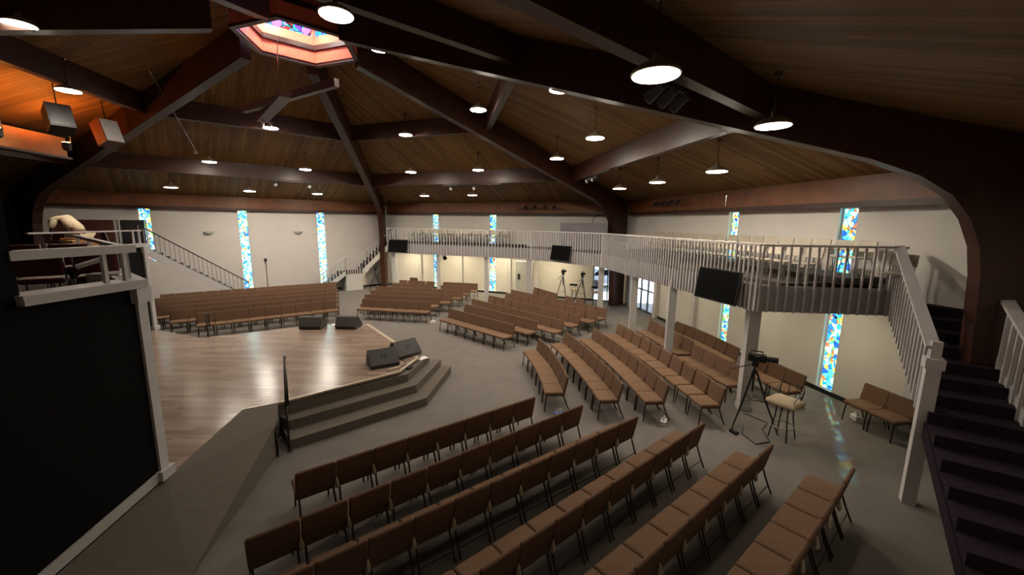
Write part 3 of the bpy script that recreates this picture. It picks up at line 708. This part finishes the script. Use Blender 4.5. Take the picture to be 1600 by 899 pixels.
# P1 corner stairs: upper flight, landing, lower flight
u0,u1=sOf(-8.55,26.5),sOf(-9.65,25.5); l0,l1=sOf(-10.45,24.85),sOf(-11.75,23.75)
a,b=Lw(u0+.5,1.0),Lw(u1,1.0)
t,a_,b_,d_,L_,rz_0=stairs('stair_flight','upper white stair flight from the back balcony down to the corner landing',a,b,BF,1.2,.95,9,(nL.x,nL.y),M['dark'])
slat_rail(t,a_,Lw(u0+.9,1.0),b,3.95,2.42,2.78,1.05,11,M['slat'],.045,.08); stringer(t,a_,a,b,BF+.08,1.28,.4,M['white'])
t=thing('stair_landing','white boxed stair landing in the far left corner','landing',(*Lw(l0,1.0),0))
q=[Lw(l0,1.0),Lw(u1,1.0),Lw(u1,.02),Lw(l0,.02)]; a_=Lw(l0,1.0)
MB().prism([tuple(p-a_) for p in q],0,1.05).build('closet_box',M['white'],t); MB().prism([tuple(p-a_) for p in q],1.05,1.2).build('deck',M['balcarpet'],t)
slat_rail(t,a_,Lw(l0,1.0),Lw(u1,1.0),2.15,2.15,1.0,1.0,7,M['slat'],.045,.08)
a,b=Lw(l0,1.0),Lw(l1,1.0)
t,a_,b_,d_,L_,rz_0=stairs('stair_flight','lower white stair flight from the corner landing to the floor',a,b,1.2,0.0,.95,6,(nL.x,nL.y),M['dark'])
slat_rail(t,a_,a,b,2.15,.98,1.0,.0,9,M['slat'],.045,.08); stringer(t,a_,a,b,1.28,.12,.3,M['white'])
# ------------------------------------------------------------------ near right stairs
dn=Vector((-.56,-.83)).normalized(); sd=Vector((.83,-.56)).normalized()
T0=Vector((8.2,8.42)); slope=.435
t=thing('foreground_stairs','dark carpeted stairs with white slatted rails descending in the right foreground','stairs',(T0.x,T0.y,0))
nst=17; run=.176/slope; rz=math.atan2(dn.y,dn.x)
for i in range(nst):
    zt=BF-.176*(i+1)+.0
    if zt<.02: break
    p=dn*(run*(i+.5))+sd*.52
    MB().box((p.x,p.y,zt-.16),(run+.02,1.0,.32)).build if False else MB().box((p.x,p.y,zt-.13),(run+.02,1.0,.26),rz=rz).build('step',M['staircarpet'],t)
def zrail(s): return BR-.03-slope*s
sN=3.05
slat_rail(t,Vector((T0.x,T0.y)),T0-sd*.04,T0+dn*sN-sd*.04,zrail(0),zrail(sN),2.5,1.45,15,M['slat'],.05,.17,extra=.2)
stringer(t,Vector((T0.x,T0.y)),T0+sd*.02,T0+dn*sN+sd*.02,BF-.02,BF-.02-slope*sN,.30,M['slat'])
stringer(t,Vector((T0.x,T0.y)),T0+dn*sN+sd*.02,T0+dn*(sN+3.4)+sd*.02,BF-.2-slope*sN,BF-.2-slope*(sN+3.4),.25,M['staircarpet'])
nw=T0+dn*(sN+.05)-Vector((T0.x,T0.y)); 
MB().box((nw.x,nw.y,1.20),(.17,.17,2.4),rz=rz).build('newel_post',M['white'],t)
MB().box((nw.x,nw.y,2.36),(.22,.22,.16),rz=rz).build('newel_cap',M['slat'],t)
MB().box((nw.x,nw.y,2.55),(.10,.12,.3),rz=rz).build('newel_neck',M['slat'],t)
for (s0,s1,n) in ((.0,1.05,6),(1.75,5.2,16)):
    slat_rail(t,Vector((T0.x,T0.y)),T0+dn*s0+sd*1.02,T0+dn*s1+sd*1.02,zrail(s0)+.05,zrail(s1)+.05,BF-.3-slope*s0,BF-.3-slope*s1,n,M['slat'],.05,.16,nm='right_baluster')
stringer(t,Vector((T0.x,T0.y)),T0+sd*1.05,T0+dn*6.4+sd*1.05,BF+.05,BF+.05-slope*6.4,.42,M['slat'])
# ------------------------------------------------------------------ sound booth on the balcony
c=Vector((3.75,21.35)); rz=math.atan2(t0.y,t0.x)+PI
t=thing('sound_booth','grey panelled sound booth desk at the far balcony corner','booth',(c.x,c.y,BF),rz)
MB().box((0,0,.68),(2.5,.08,1.36)).build('front_panel',M['booth'],t); MB().box((0,.38,1.0),(2.3,.6,.05)).build('desktop',M['dark'],t)
for sx in (-1.21,1.21): MB().box((sx,.4,.68),(.08,.72,1.36)).build('side_panel',M['booth'],t)
MB().box((0,-.0,1.38),(2.56,.14,.04)).build('cap_board',M['booth'],t)
t=thing('desk_lamp','black gooseneck microphone arm rising above the sound booth','microphone',(4.25,21.55,BF+1.03),0)
MB().lathe([(.09,0),(.09,.02),(.02,.03)],10).build('base',M['dark'],t); MB().tube([(0,0,.02),(0,0,.45),(.05,0,.62),(.18,-.05,.78)],.018,6).build('arm',M['dark'],t); MB().tube([(.14,-.04,.74),(.30,-.08,.86)],.05,8).build('head',M['dark'],t)
# ------------------------------------------------------------------ lobby doors
dB,nB=frame2(P1,P2); dR_,nR=frame2(P2,P3)
def storefront(name,A,d,n,s0,s1,h,mull,rails):
    c=A+d*s0+n*.1
    fr=MB(); L=s1-s0
    for x in mull: fr.box((x,0,h/2),(.06,.08,h))
    for z in rails: fr.box((L/2,0,z),(L,.08,.06))
    w=fr.build(name,M['alu'],kind='structure',loc=(c.x,c.y,0),rz=math.atan2(d.y,d.x))
    MB().box((L/2,0,h/2),(L-.04,.01,h-.06)).build('pane',M['glass'],w)
storefront('door_1',P2,dR_,nR,1.0,3.1,2.25,(.03,.72,1.4,2.07),(.05,1.1,2.2))
storefront('door_2',P1,dB,nB,14.3,15.55,2.35,(.03,.42,.83,1.22),(.05,2.3))
c=P1+dB*10.15+nB*.08
w=MB().box((0,0,1.04),(1.18,.06,2.08)).build('door_3',M['doorgrey'],kind='structure',loc=(c.x,c.y,0),rz=math.atan2(dB.y,dB.x))
MB().box((-.35,-.06,1.15),(.12,.06,.34)).build('door_handle',M['dark'],w)
MB().prism([(-90,-60),(90,-60),(90,110),(-90,110)],-.45,-.22).build('ground',M['concrete'],kind='structure')
MB().prism([(3.6,23.5),(6.6,22.4),(7.35,18.8),(12.5,19.5),(12,27),(5.5,29)],2.9,3.1).build('added_sun_blocker',M['white'],kind='structure')  # unseen slab added to keep the sun off the lobby doors
t=thing('parked_car','grey parked car seen outside through the lobby glass','car',(6.9,29.5,-.22),R(20))
MB().extr([(-2.1,.3),(2.1,.3),(2.1,.75),(1.3,.9),(.7,1.4),(-1.1,1.4),(-1.8,.95),(-2.1,.9)],(0,0,0),(1,0,0),(0,0,1),(0,1.7,0)).build('body',M['carpaint'],t)
MB().extr([(1.15,.93),(.65,1.34),(-1.05,1.34),(-1.6,.95)],(0,0,0),(1,0,0),(0,0,1),(0,1.72,0)).build('windows',M['screen'],t)
for x in (-1.3,1.3):
    for y in (-.78,.78): MB().tube([(x,y-.1,.32),(x,y+.1,.32)],.32,16).build('wheel',M['dark'],t)
# ------------------------------------------------------------------ tripods, stools, boxes
def tripod(p,top,label,spread=.5,rz=0.0,cam='long'):
    t=thing('camera_tripod',label,'tripod',(p[0],p[1],0),rz,'camera tripods')
    for k in range(3):
        a=2*PI*k/3+.4; f=(spread*math.cos(a),spread*math.sin(a),0.0)
        MB().tube([(0.03*math.cos(a),.03*math.sin(a),top-.22),(f[0]*.5,f[1]*.5,(top-.22)/2),f],[.024,.02,.012],6).build('leg',M['dark'],t)
    MB().tube([(0,0,top-.7),(0,0,top-.12)],.022,8).build('centre_column',M['steel'],t)
    MB().box((0,0,top-.08),(.1,.12,.1)).build('head',M['dark'],t)
    br=MB()
    for k in range(3):
        a=2*PI*k/3+.4; br.tube([(0,0,top*.42),(spread*.55*math.cos(a),spread*.55*math.sin(a),top*.42+.02)],.008,5)
    br.build('spreader',M['steel'],t)
    MB().tube([(0,.05,top-.1),(.12,.45,top-.32)],.012,6).build('pan_handle',M['dark'],t)
    t2=thing('video_camera','black video camera mounted on the '+label.split(', ')[-1]+' tripod','camera',(p[0],p[1],top-.03),rz,'video cameras')
    MB().box((0,-.02,.09),(.14,.34 if cam=='long' else .24,.15)).build('body',M['dark'],t2)
    MB().tube([(0,-.19 if cam=='long' else -.13,.09),(0,-.40 if cam=='long' else -.25,.09)],[.055,.065],12).build('lens',M['dark'],t2)
    MB().tube([(0,-.12,.165),(0,-.12,.23),(0,.1,.23),(0,.12,.165)],.014,6).build('carry_handle',M['dark'],t2)
    MB().box((-.11,-.02,.12),(.08,.1,.07)).build('viewfinder',M['dark'],t2)
tripod((5.25,8.2),1.55,'black camera tripod by the wide post, near right',.55,R(60))
tripod((2.75,21.3),1.78,'black camera tripod before the yellow back wall, far left lobby',.5,R(150),'short')
tripod((3.75,21.0),1.68,'black camera tripod between the bar stools, far right lobby',.5,R(150),'short')
tripod((-8.5,24.6),1.45,'black camera tripod under the corner stairs, far corner',.45,R(170),'short')
def stool(p,rz,label,arms=False,seat=.75,k_=1.0):
    t=thing('bar_stool',label,'stool',(p[0],p[1],0),rz,'bar stools')
    if arms: MB().cushion((0,-.02,seat+.05),(.56,.50,.13),.055,bulge=.02).build('cushion',M['tan'],t,smooth=True)
    else: MB().lathe([(.04,seat-.02),(.20,seat-.02),(.225,seat+.02),(.22,seat+.06),(.15,seat+.085),(.01,seat+.09)],16).build('cushion',M['tan'],t,smooth=True)
    for k in range(4):
        a=PI/4+k*PI/2
        MB().tube([(.15*math.cos(a),.15*math.sin(a),seat-.02),(.17*math.cos(a),.17*math.sin(a),seat*.6),(.25*math.cos(a),.25*math.sin(a),0)],.013,6).build('leg',M['steel'],t,smooth=True)
    MB().tube([(.205*math.cos(2*PI*k/16),.205*math.sin(2*PI*k/16),seat*.36) for k in range(17)],.011,6).build('foot_ring',M['chrome'],t,smooth=True)
    bk=MB().tube([(-.2,.1,seat),(-.22,.2,seat+.3),(-.2,.24,seat+.38),(.2,.24,seat+.38),(.22,.2,seat+.3),(.2,.1,seat)],.012,6)
    for x in (-.07,.07): bk.tube([(x,.2,seat+.04),(x,.24,seat+.38)],.008,5)
    bk.build('back_frame',M['steel'],t,smooth=True)
    if arms:
        for sx in (-1,1): MB().tube([(sx*.2,.12,seat+.3),(sx*.26,-.02,seat+.27),(sx*.25,-.16,seat+.22),(sx*.2,-.2,seat+.02)],.012,6).build('arm',M['chrome'],t,smooth=True)
    else: MB().box((0,.245,seat+.34),(.4,.04,.11)).build('back_pad',M['dark'],t)
stool((5.72,7.8),R(-60),'bar stool with tan cushion and metal arms right of the near tripod',True)
stool((3.45,21.75),R(160),'far bar stool with black back pad between the two lobby tripods')
stool((4.5,21.0),R(160),'far bar stool with tan seat left of the lobby post')
def tissue(p,rz,label,mt='paper',z=0.0):
    t=thing('tissue_box',label,'tissue box',(p[0],p[1],z),rz,'tissue boxes')
    MB().box((0,0,.05),(.23,.12,.1)).build('carton',M[mt],t)
    MB().extr([(-.05,0),(.05,0),(.07,.07),(.01,.05),(-.04,.09)],(0,0,.1),(1,0,0),(0,0,1),(0,.03,0)).build('tissue',M['paper'],t)
tissue((1.12,8.62),R(20),'blue tissue box on the floor at the near end of the first right row','blue')
tissue((3.42,8.3),R(60),'white tissue box on the floor at the near end of the third right row')
tissue((2.78,16.4),R(30),'white tissue box on the floor beneath the end of the centre rows')
tissue((-3.45,17.0),R(10),'white tissue box on the floor right of the first far back row')
tissue((7.98,8.62),R(80),'white tissue box under the dim corner chairs')
def sheet(p,z,rz,w,h,label):
    link('paper_sheet',MB().box((0,0,.004),(w,h,.008)).mesh('paper_sheet',M['paper']),None,label,'paper','loose papers',loc=(p[0],p[1],z),rz=rz)
sheet((-3.9,14.3),0,.4,.32,.24,'white paper lying on the floor beyond the stage right edge')
sheet((-2.5,10.75),.6,.9,.3,.22,'white song sheets lying on the top step beside the rear monitor')
sheet((-6.25,13.9),SZ,.2,.4,.25,'white paper lying on the stage between the two far monitors')
sheet((-8.22,17.85),.492,.6,.2,.14,'white leaflet on the seat at the right end of the first left row')
t=thing('effects_pedal','small dark pedal on the steps in front of the stage monitors','pedal',(-2.72,9.95,.6),R(60))
MB().box((0,0,.03),(.16,.26,.06)).build('case',M['dark'],t); MB().box((0,.05,.065),(.1,.1,.02),rx=R(8)).build('footswitch',M['steel'],t)
t=thing('power_strip','small pale power strip on the stage edge before the monitors','power strip',(-2.95,9.62,SZ),R(45))
MB().box((0,0,.02),(.34,.06,.04)).build('case',M['bracket'],t); MB().tube([(.17,0,.02),(.4,.1,.01),(.5,.4,.01),(.35,.7,.01)],.008,5).build('cord',M['dark'],t)
link('floor_cable',MB().tube([(5.2,8.3,.012),(4.95,7.9,.012),(5.0,7.5,.012),(5.35,7.6,.012),(5.5,8.1,.012),(5.8,8.4,.012),(5.6,8.75,.012),(5.52,8.85,.012)],.01,6).mesh('floor_cable',M['dark'],True),None,'loose black cable on the carpet around the near tripod','cable')
t=thing('foot_pedal','small black pedal on the carpet left of the near tripod','pedal',(4.8,7.95,0),R(20)); MB().box((0,0,.03),(.1,.16,.06)).build('base',M['dark'],t); MB().box((0,.0,.065),(.08,.12,.015),rx=R(8)).build('treadle',M['steel'],t)
# ------------------------------------------------------------------ stage lights, wall fittings
def spotbar(c,rz,L,heads,label,up=.0,drop=.12,lens=None):
    t=thing('spotlight_track',label,'stage light',c,rz,'stage spotlight tracks')
    MB().box((0,0,0),(L,.04,.04)).build('track',M['dark'],t)
    MB().tube([(-L*.3,0,.02),(-L*.3,0,.1)],.012,6).build('hanger',M['dark'],t); MB().tube([(L*.3,0,.02),(L*.3,0,.1)],.012,6).build('hanger',M['dark'],t)
    for x in heads:
        MB().tube([(x,0,-.02),(x,0,-drop)],.012,6).build('yoke',M['dark'],t)
        h=MB().tube([(x,.10,-drop+.04),(x,-.06,-drop-.05),(x,-.12,-drop-.085)],[.055,.075,.085],12).build('spot_head',M['monitor'],t)
        MB().tube([(x,-.121,-drop-.086),(x,-.125,-drop-.088)],.075,12).build('lens',lens or M['doorgrey'],h)
def purl(k,a,l,dz): v=CN+nrm(k)*a+Vector((-nrm(k).y,nrm(k).x))*l; return (v.x,v.y,roofz(a)+dz)
def rzk(k): n=nrm(k); return math.atan2(n.y,n.x)-PI/2+PI
spotbar(purl(5,9.75,2.2,-.70),rzk(5)+PI,2.2,(-.9,-.3),'track with two spotlights under the lower right cross beam')
spotbar(purl(0,9.75,-.6,-.70),rzk(0)+PI,3.2,(-1.1,.2),'track with two spotlights under the lower back cross beam')
spotbar(purl(1,9.75,-1.6,-.70),rzk(1)+PI,2.2,(-.6,.9),'track with two spotlights under the lower left cross beam')
spotbar(purl(4,9.75,2.5,-.70),rzk(4)+PI,.9,(-.32,0,.32),'track with three spotlights behind the largest lamp')
def eavebar(k,l,label):
    n=nrm(k); v=CN+n*(APO-.55)+Vector((-n.y,n.x))*l
    spotbar((v.x,v.y,WT+.35),rzk(k)+PI,2.6,(-.9,-.35,.25,.8),label,drop=-.12,lens=M['steel'])
eavebar(0,-3.2,'dark bar of stage lights on the eave beam above the back balcony')
eavebar(5,3.4,'dark bar of stage lights on the eave beam above the right balcony')
for s,lb in ((6.45,'left'),(10.75,'right')):
    x,y,z=onleft(s,.02,3.72)
    t=thing('wall_sconce','grey half bowl uplight on the white left wall, %s one'%lb,'sconce',(x,y,z),a_l,'wall uplights')
    pr=[]; mb=MB(); n=10; o=0
    for i in range(5):
        r=.22*math.sin(PI/2*i/4+.05); zz=-.17*math.cos(PI/2*i/4)
        for k in range(n+1):
            q=PI+PI*k/n; mb.v.append((r*math.cos(q)*1.1,r*math.sin(q)*.75,zz))
    for i in range(4):
        for k in range(n): a1=i*(n+1)+k; mb.f.append((a1,a1+1,a1+n+2,a1+n+1))
    mb.build('bowl',M['doorgrey'],t,smooth=True); MB().box((0,.0,-.06),(.2,.03,.16)).build('back_plate',M['doorgrey'],t)
x,y,z=onleft(8.95,.05,0)
t=thing('wall_conduit','thin dark conduit rising to a small box on the left wall','conduit',(x,y,0),a_l)
MB().tube([(0,0,0),(0,0,2.05)],.014,6).build('pipe',M['steel'],t); MB().box((0,0,2.1),(.12,.08,.16)).build('junction_box',M['steel'],t)
for k,l,lb in ((0,-.35,'above the right far window'),(5,.05,'above the middle right window')):
    n=nrm(k); v=CN+n*(APO-.33)+Vector((-n.y,n.x))*l
    t=thing('cable_hook','thin bent white conduit '+lb,'conduit',(v.x,v.y,WT),0,'eave conduits')
    MB().tube([(0,0,.55),(0,0,.2),(n.x*.05+.1,n.y*.05,.05),(n.x*.28+.12,n.y*.28,-.06)],.012,6).build('pipe',M['chrome'],t); MB().box((0,0,.57),(.08,.08,.06)).build('end_box',M['chrome'],t)
t=thing('globe_speaker','small black ball speaker hanging beneath the back balcony','speaker',(-4.0,23.6,2.28)); MB().lathe([(.02,-.13),(.09,-.1),(.13,0),(.09,.1),(.02,.13)],12).build('ball',M['dark'],t,smooth=True); MB().tube([(0,0,.12),(0,0,.46)],.012,6).build('stem',M['dark'],t)
for (p,lb) in (((5.0,13.8,2.52),'beside the glass door'),((5.45,11.4,2.52),'right of the post among the chairs')):
    t=thing('box_speaker','small black speaker under the right balcony, '+lb,'speaker',p,R(10),'small balcony speakers'); MB().box((0,0,0),(.2,.38,.18)).build('cabinet',M['dark'],t); MB().tube([(0,0,.09),(0,0,.23)],.015,6).build('stem',M['dark'],t)
# hanging cross below the skylight
t=thing('hanging_cross','large dark timber cross suspended flat beneath the skylight','cross',(-7.0,12.0,7.75))
ca=Vector((-8.1,12.75,0))-Vector((-7.0,12.0,0)); cb=Vector((-4.5,10.6,.1))-Vector((-7,12,0))
def beamseg(mb,p,q,w,h):
    d=q-p; mb.box((p+q)/2,(d.length,w,h),rz=math.atan2(d.y,d.x),ry=-math.atan2(d.z,math.hypot(d.x,d.y))); return mb
beamseg(MB(),Vector((-1.3,.95,-.02)),Vector((2.55,-1.35,.05)),.14,.2).build('upright',M['redwood'],t)
beamseg(MB(),Vector((-1.15,1.55,-.18)),Vector((1.15,-1.15,-.18)),.30,.14).build('crossbar',M['redwood'],t)
for (x,y) in ((-.42,.62),(.55,-.45)): MB().tube([(x,y,-.1),(x+.02,y+.15,1.55)],.012,5).build('cable',M['chrome'],t)
for (x,y) in ((-.95,1.3),(-.8,1.45)): MB().tube([(x,y,-.25),(x-.12,y+.12,-.36)],.05,8).build('spot_head',M['chrome'],t)
t=thing('hanging_rod','thin rod slanting down from the ceiling at upper left','rod',(-10.9,12.75,8.75))
MB().tube([(0,0,0),(-.55,2.2,-1.95)],.014,6).build('rod',M['chrome'],t); MB().box((-.55,2.2,-2.0),(.12,.06,.1)).build('clamp',M['chrome'],t)
# hung speakers and plywood header above the stage recess
def hspk(c,rz,rx,d,label,mt,cab):
    t=thing('hung_speaker',label,'speaker',c,rz,'speakers hung above the stage')
    MB().box((0,0,0),d,rx=rx).build('cabinet',M[cab],t); m=Matrix.Rotation(rx,3,'X')
    MB().box(m@Vector((0,-d[1]/2-.01,0)),(d[0]-.05,.02,d[2]-.05),rx=rx).build('grille',mt,t)
    MB().tube([(0,0,d[2]*.4),(0,.1,d[2]*.4+.8)],.015,5).build('hanger',M['dark'],t)
hspk((-12.75,11.75,7.1),R(60),R(-25),(.5,.45,.7),'large dark speaker hung below the orange lit ceiling recess',M['dark'],'dark')
hspk((-13.0,13.35,7.05),R(75),R(-20),(.5,.45,.75),'pale fronted speaker hung right of the large dark one',M['doorgrey'],'redwood')
n2=nrm(2); tt2=Vector((-n2.y,n2.x))
c=CN+n2*8.3
t=thing('plywood_header','orange lit plywood header board above the stage opening','panel',(c.x,c.y,roofz(8.3)-1.1),math.atan2(tt2.y,tt2.x))
MB().box((-1.2,0,.28),(4.6,.05,.62)).build('board',M['orangewood'],t); MB().box((-1.2,0,-.06),(4.6,.3,.06)).build('shelf',M['beam'],t)
hd=[]
for i,l in enumerate((-1.6,-.2,1.3)):
    v=CN+n2*(7.3)+tt2*(l*1.4)
    t=thing('par_lamp','orange stage flood lamp behind the upper beam, %s of three'%ORD[i],'stage light',(v.x,v.y,roofz(7.3)-1.25),math.atan2(tt2.y,tt2.x),'orange flood lamps')
    MB().lathe([(.06,-.18),(.10,-.14),(.11,.0),(.115,.06)],14).build('can',M['dark'],t); MB().lathe([(.105,.061),(.10,.066)],14).build('lens',M['oglow'],t); MB().tube([(0,.12,0),(0,.12,.9)],.012,5).build('yoke',M['dark'],t)
# ------------------------------------------------------------------ bending person in the loft
def skin(name,verts,edges,rad,mt,parent,levels=1,root=0):
    me=bpy.data.meshes.new(name); me.from_pydata(verts,edges,[]); me.materials.append(mt)
    o=link(name,me,parent)
    md=o.modifiers.new('Skin','SKIN'); md.use_smooth_shade=True
    for i,v in enumerate(me.skin_vertices[0].data):
        r=rad[i]; v.radius=(r,r) if not isinstance(r,tuple) else r; v.use_root=(i==root)
    s=o.modifiers.new('Sub','SUBSURF'); s.levels=levels; s.render_levels=levels+0
    return o
pe=thing('person','person in a cream shirt bending forward behind the far loft rail','person',(-12.5,11.6,LF),R(0))
# local: facing -x (towards the left of the photo); rump at +x
V=[(0,0,.92),(-.16,0,1.10),(-.36,0,1.25),(-.52,0,1.30),(-.62,0,1.26),(-.72,0,1.18),(-.78,0,1.12)]
Eg=[(0,1),(1,2),(2,3),(3,4),(4,5),(5,6)]; rd=[.15,.14,.155,.14,.06,.095,.085]
for sy in (-1,1):
    b=len(V); V+=[(-.47,sy*.19,1.26),(-.52,sy*.25,1.0),(-.66,sy*.20,.80),(-.70,sy*.19,.73)]; Eg+=[(3,b),(b,b+1),(b+1,b+2),(b+2,b+3)]; rd+=[.07,.052,.036,.034]
    for k in range(4):
        f=len(V); V+=[(-.735+.0*k,sy*(.155+.022*k),.66),(-.73,sy*(.155+.022*k),.61)]; Eg+=[(b+3,f),(f,f+1)]; rd+=[.011,.009]
    f=len(V); V+=[(-.67,sy*.14,.69),(-.69,sy*.125,.65)]; Eg+=[(b+3,f),(f,f+1)]; rd+=[.012,.01]
    g=len(V); V+=[(.02,sy*.11,.86),(-.03,sy*.12,.48),(.03,sy*.12,.08),(-.12,sy*.13,.03)]; Eg+=[(0,g),(g,g+1),(g+1,g+2),(g+2,g+3)]; rd+=[.10,.07,.045,.035]
skin('body',V,Eg,rd,M['skin'],pe)
skin('shirt',[(.03,0,.90),(-.16,0,1.11),(-.36,0,1.27),(-.52,0,1.31),(-.47,-.2,1.27),(-.52,-.26,1.02),(-.47,.2,1.27),(-.52,.26,1.02)],[(0,1),(1,2),(2,3),(3,4),(4,5),(3,6),(6,7)],[.19,.175,.185,.15,.09,.07,.09,.07],M['shirt'],pe)
skin('trousers',[(.02,0,.86),(.03,-.11,.78),(-.03,-.12,.46),(.03,-.12,.1),(.03,.11,.78),(-.03,.12,.46),(.03,.12,.1)],[(0,1),(1,2),(2,3),(0,4),(4,5),(5,6)],[.18,.125,.09,.075,.125,.09,.075],M['trouser'],pe)
skin('hair',[(-.66,0,1.27),(-.74,0,1.215),(-.83,0,1.13)],[(0,1),(1,2)],[.07,.105,.08],M['hair'],pe)
hf=MB(); 
hf.lathe([(.002,-.012),(.011,-.004),(.009,.008),(.002,.014)],8,(-.80,-.035,1.05)).lathe([(.002,-.012),(.011,-.004),(.009,.008),(.002,.014)],8,(-.80,.035,1.05)).tube([(-.80,0,1.06),(-.82,0,1.02)],[.012,.02],6).tube([(-.76,-.03,1.02),(-.77,0,1.015),(-.76,.03,1.02)],.009,5)
hf.build('face',M['skin'],pe)
# ------------------------------------------------------------------ light
w=bpy.data.worlds.new('World'); sc.world=w; w.use_nodes=True
bg=w.node_tree.nodes['Background']
sky=w.node_tree.nodes.new('ShaderNodeTexSky'); sky.sky_type='NISHITA'; sky.sun_disc=False; sky.sun_elevation=R(36); sky.sun_rotation=R(20)
w.node_tree.links.new(sky.outputs[0],bg.inputs['Color']); bg.inputs['Strength'].default_value=.16
sun=bpy.data.lights.new('sun','SUN'); sun.energy=34.0; sun.angle=R(1.5); sun.color=(1,.95,.86)
so_=bpy.data.objects.new('sun',sun); COL.objects.link(so_)
ld=Vector((-.467,-.706,-.53)).normalized(); so_.rotation_euler=ld.to_track_quat('-Z','Y').to_euler()
so_.location=(20,40,30)
# ------------------------------------------------------------------ camera
cam=bpy.data.cameras.new('camera'); cam.sensor_width=36; cam.lens=36*622.66/1600; cam.clip_end=300; cam.clip_start=.05
co=bpy.data.objects.new('camera',cam); COL.objects.link(co); sc.camera=co
p=.1614; r=-.0127
X=Vector((1,0,0)); Dn=Vector((0,-math.sin(p),-math.cos(p))); F=Vector((0,math.cos(p),-math.sin(p)))
rt=math.cos(r)*X+math.sin(r)*Dn; dnv=-math.sin(r)*X+math.cos(r)*Dn; up=-dnv
co.matrix_world=Matrix(((rt.x,up.x,-F.x,0),(rt.y,up.y,-F.y,0),(rt.z,up.z,-F.z,4.4),(0,0,0,1)))
sc.view_settings.view_transform='Standard'; sc.view_settings.look='None'; sc.view_settings.gamma=1.0
try: sc.view_settings.use_curve_mapping=False
except Exception: pass
sc.view_settings.exposure=0.74
sc.cycles.use_denoising=True
sc.cycles.max_bounces=8; sc.cycles.transparent_max_bounces=12
sc.cycles.sample_clamp_indirect=6.0
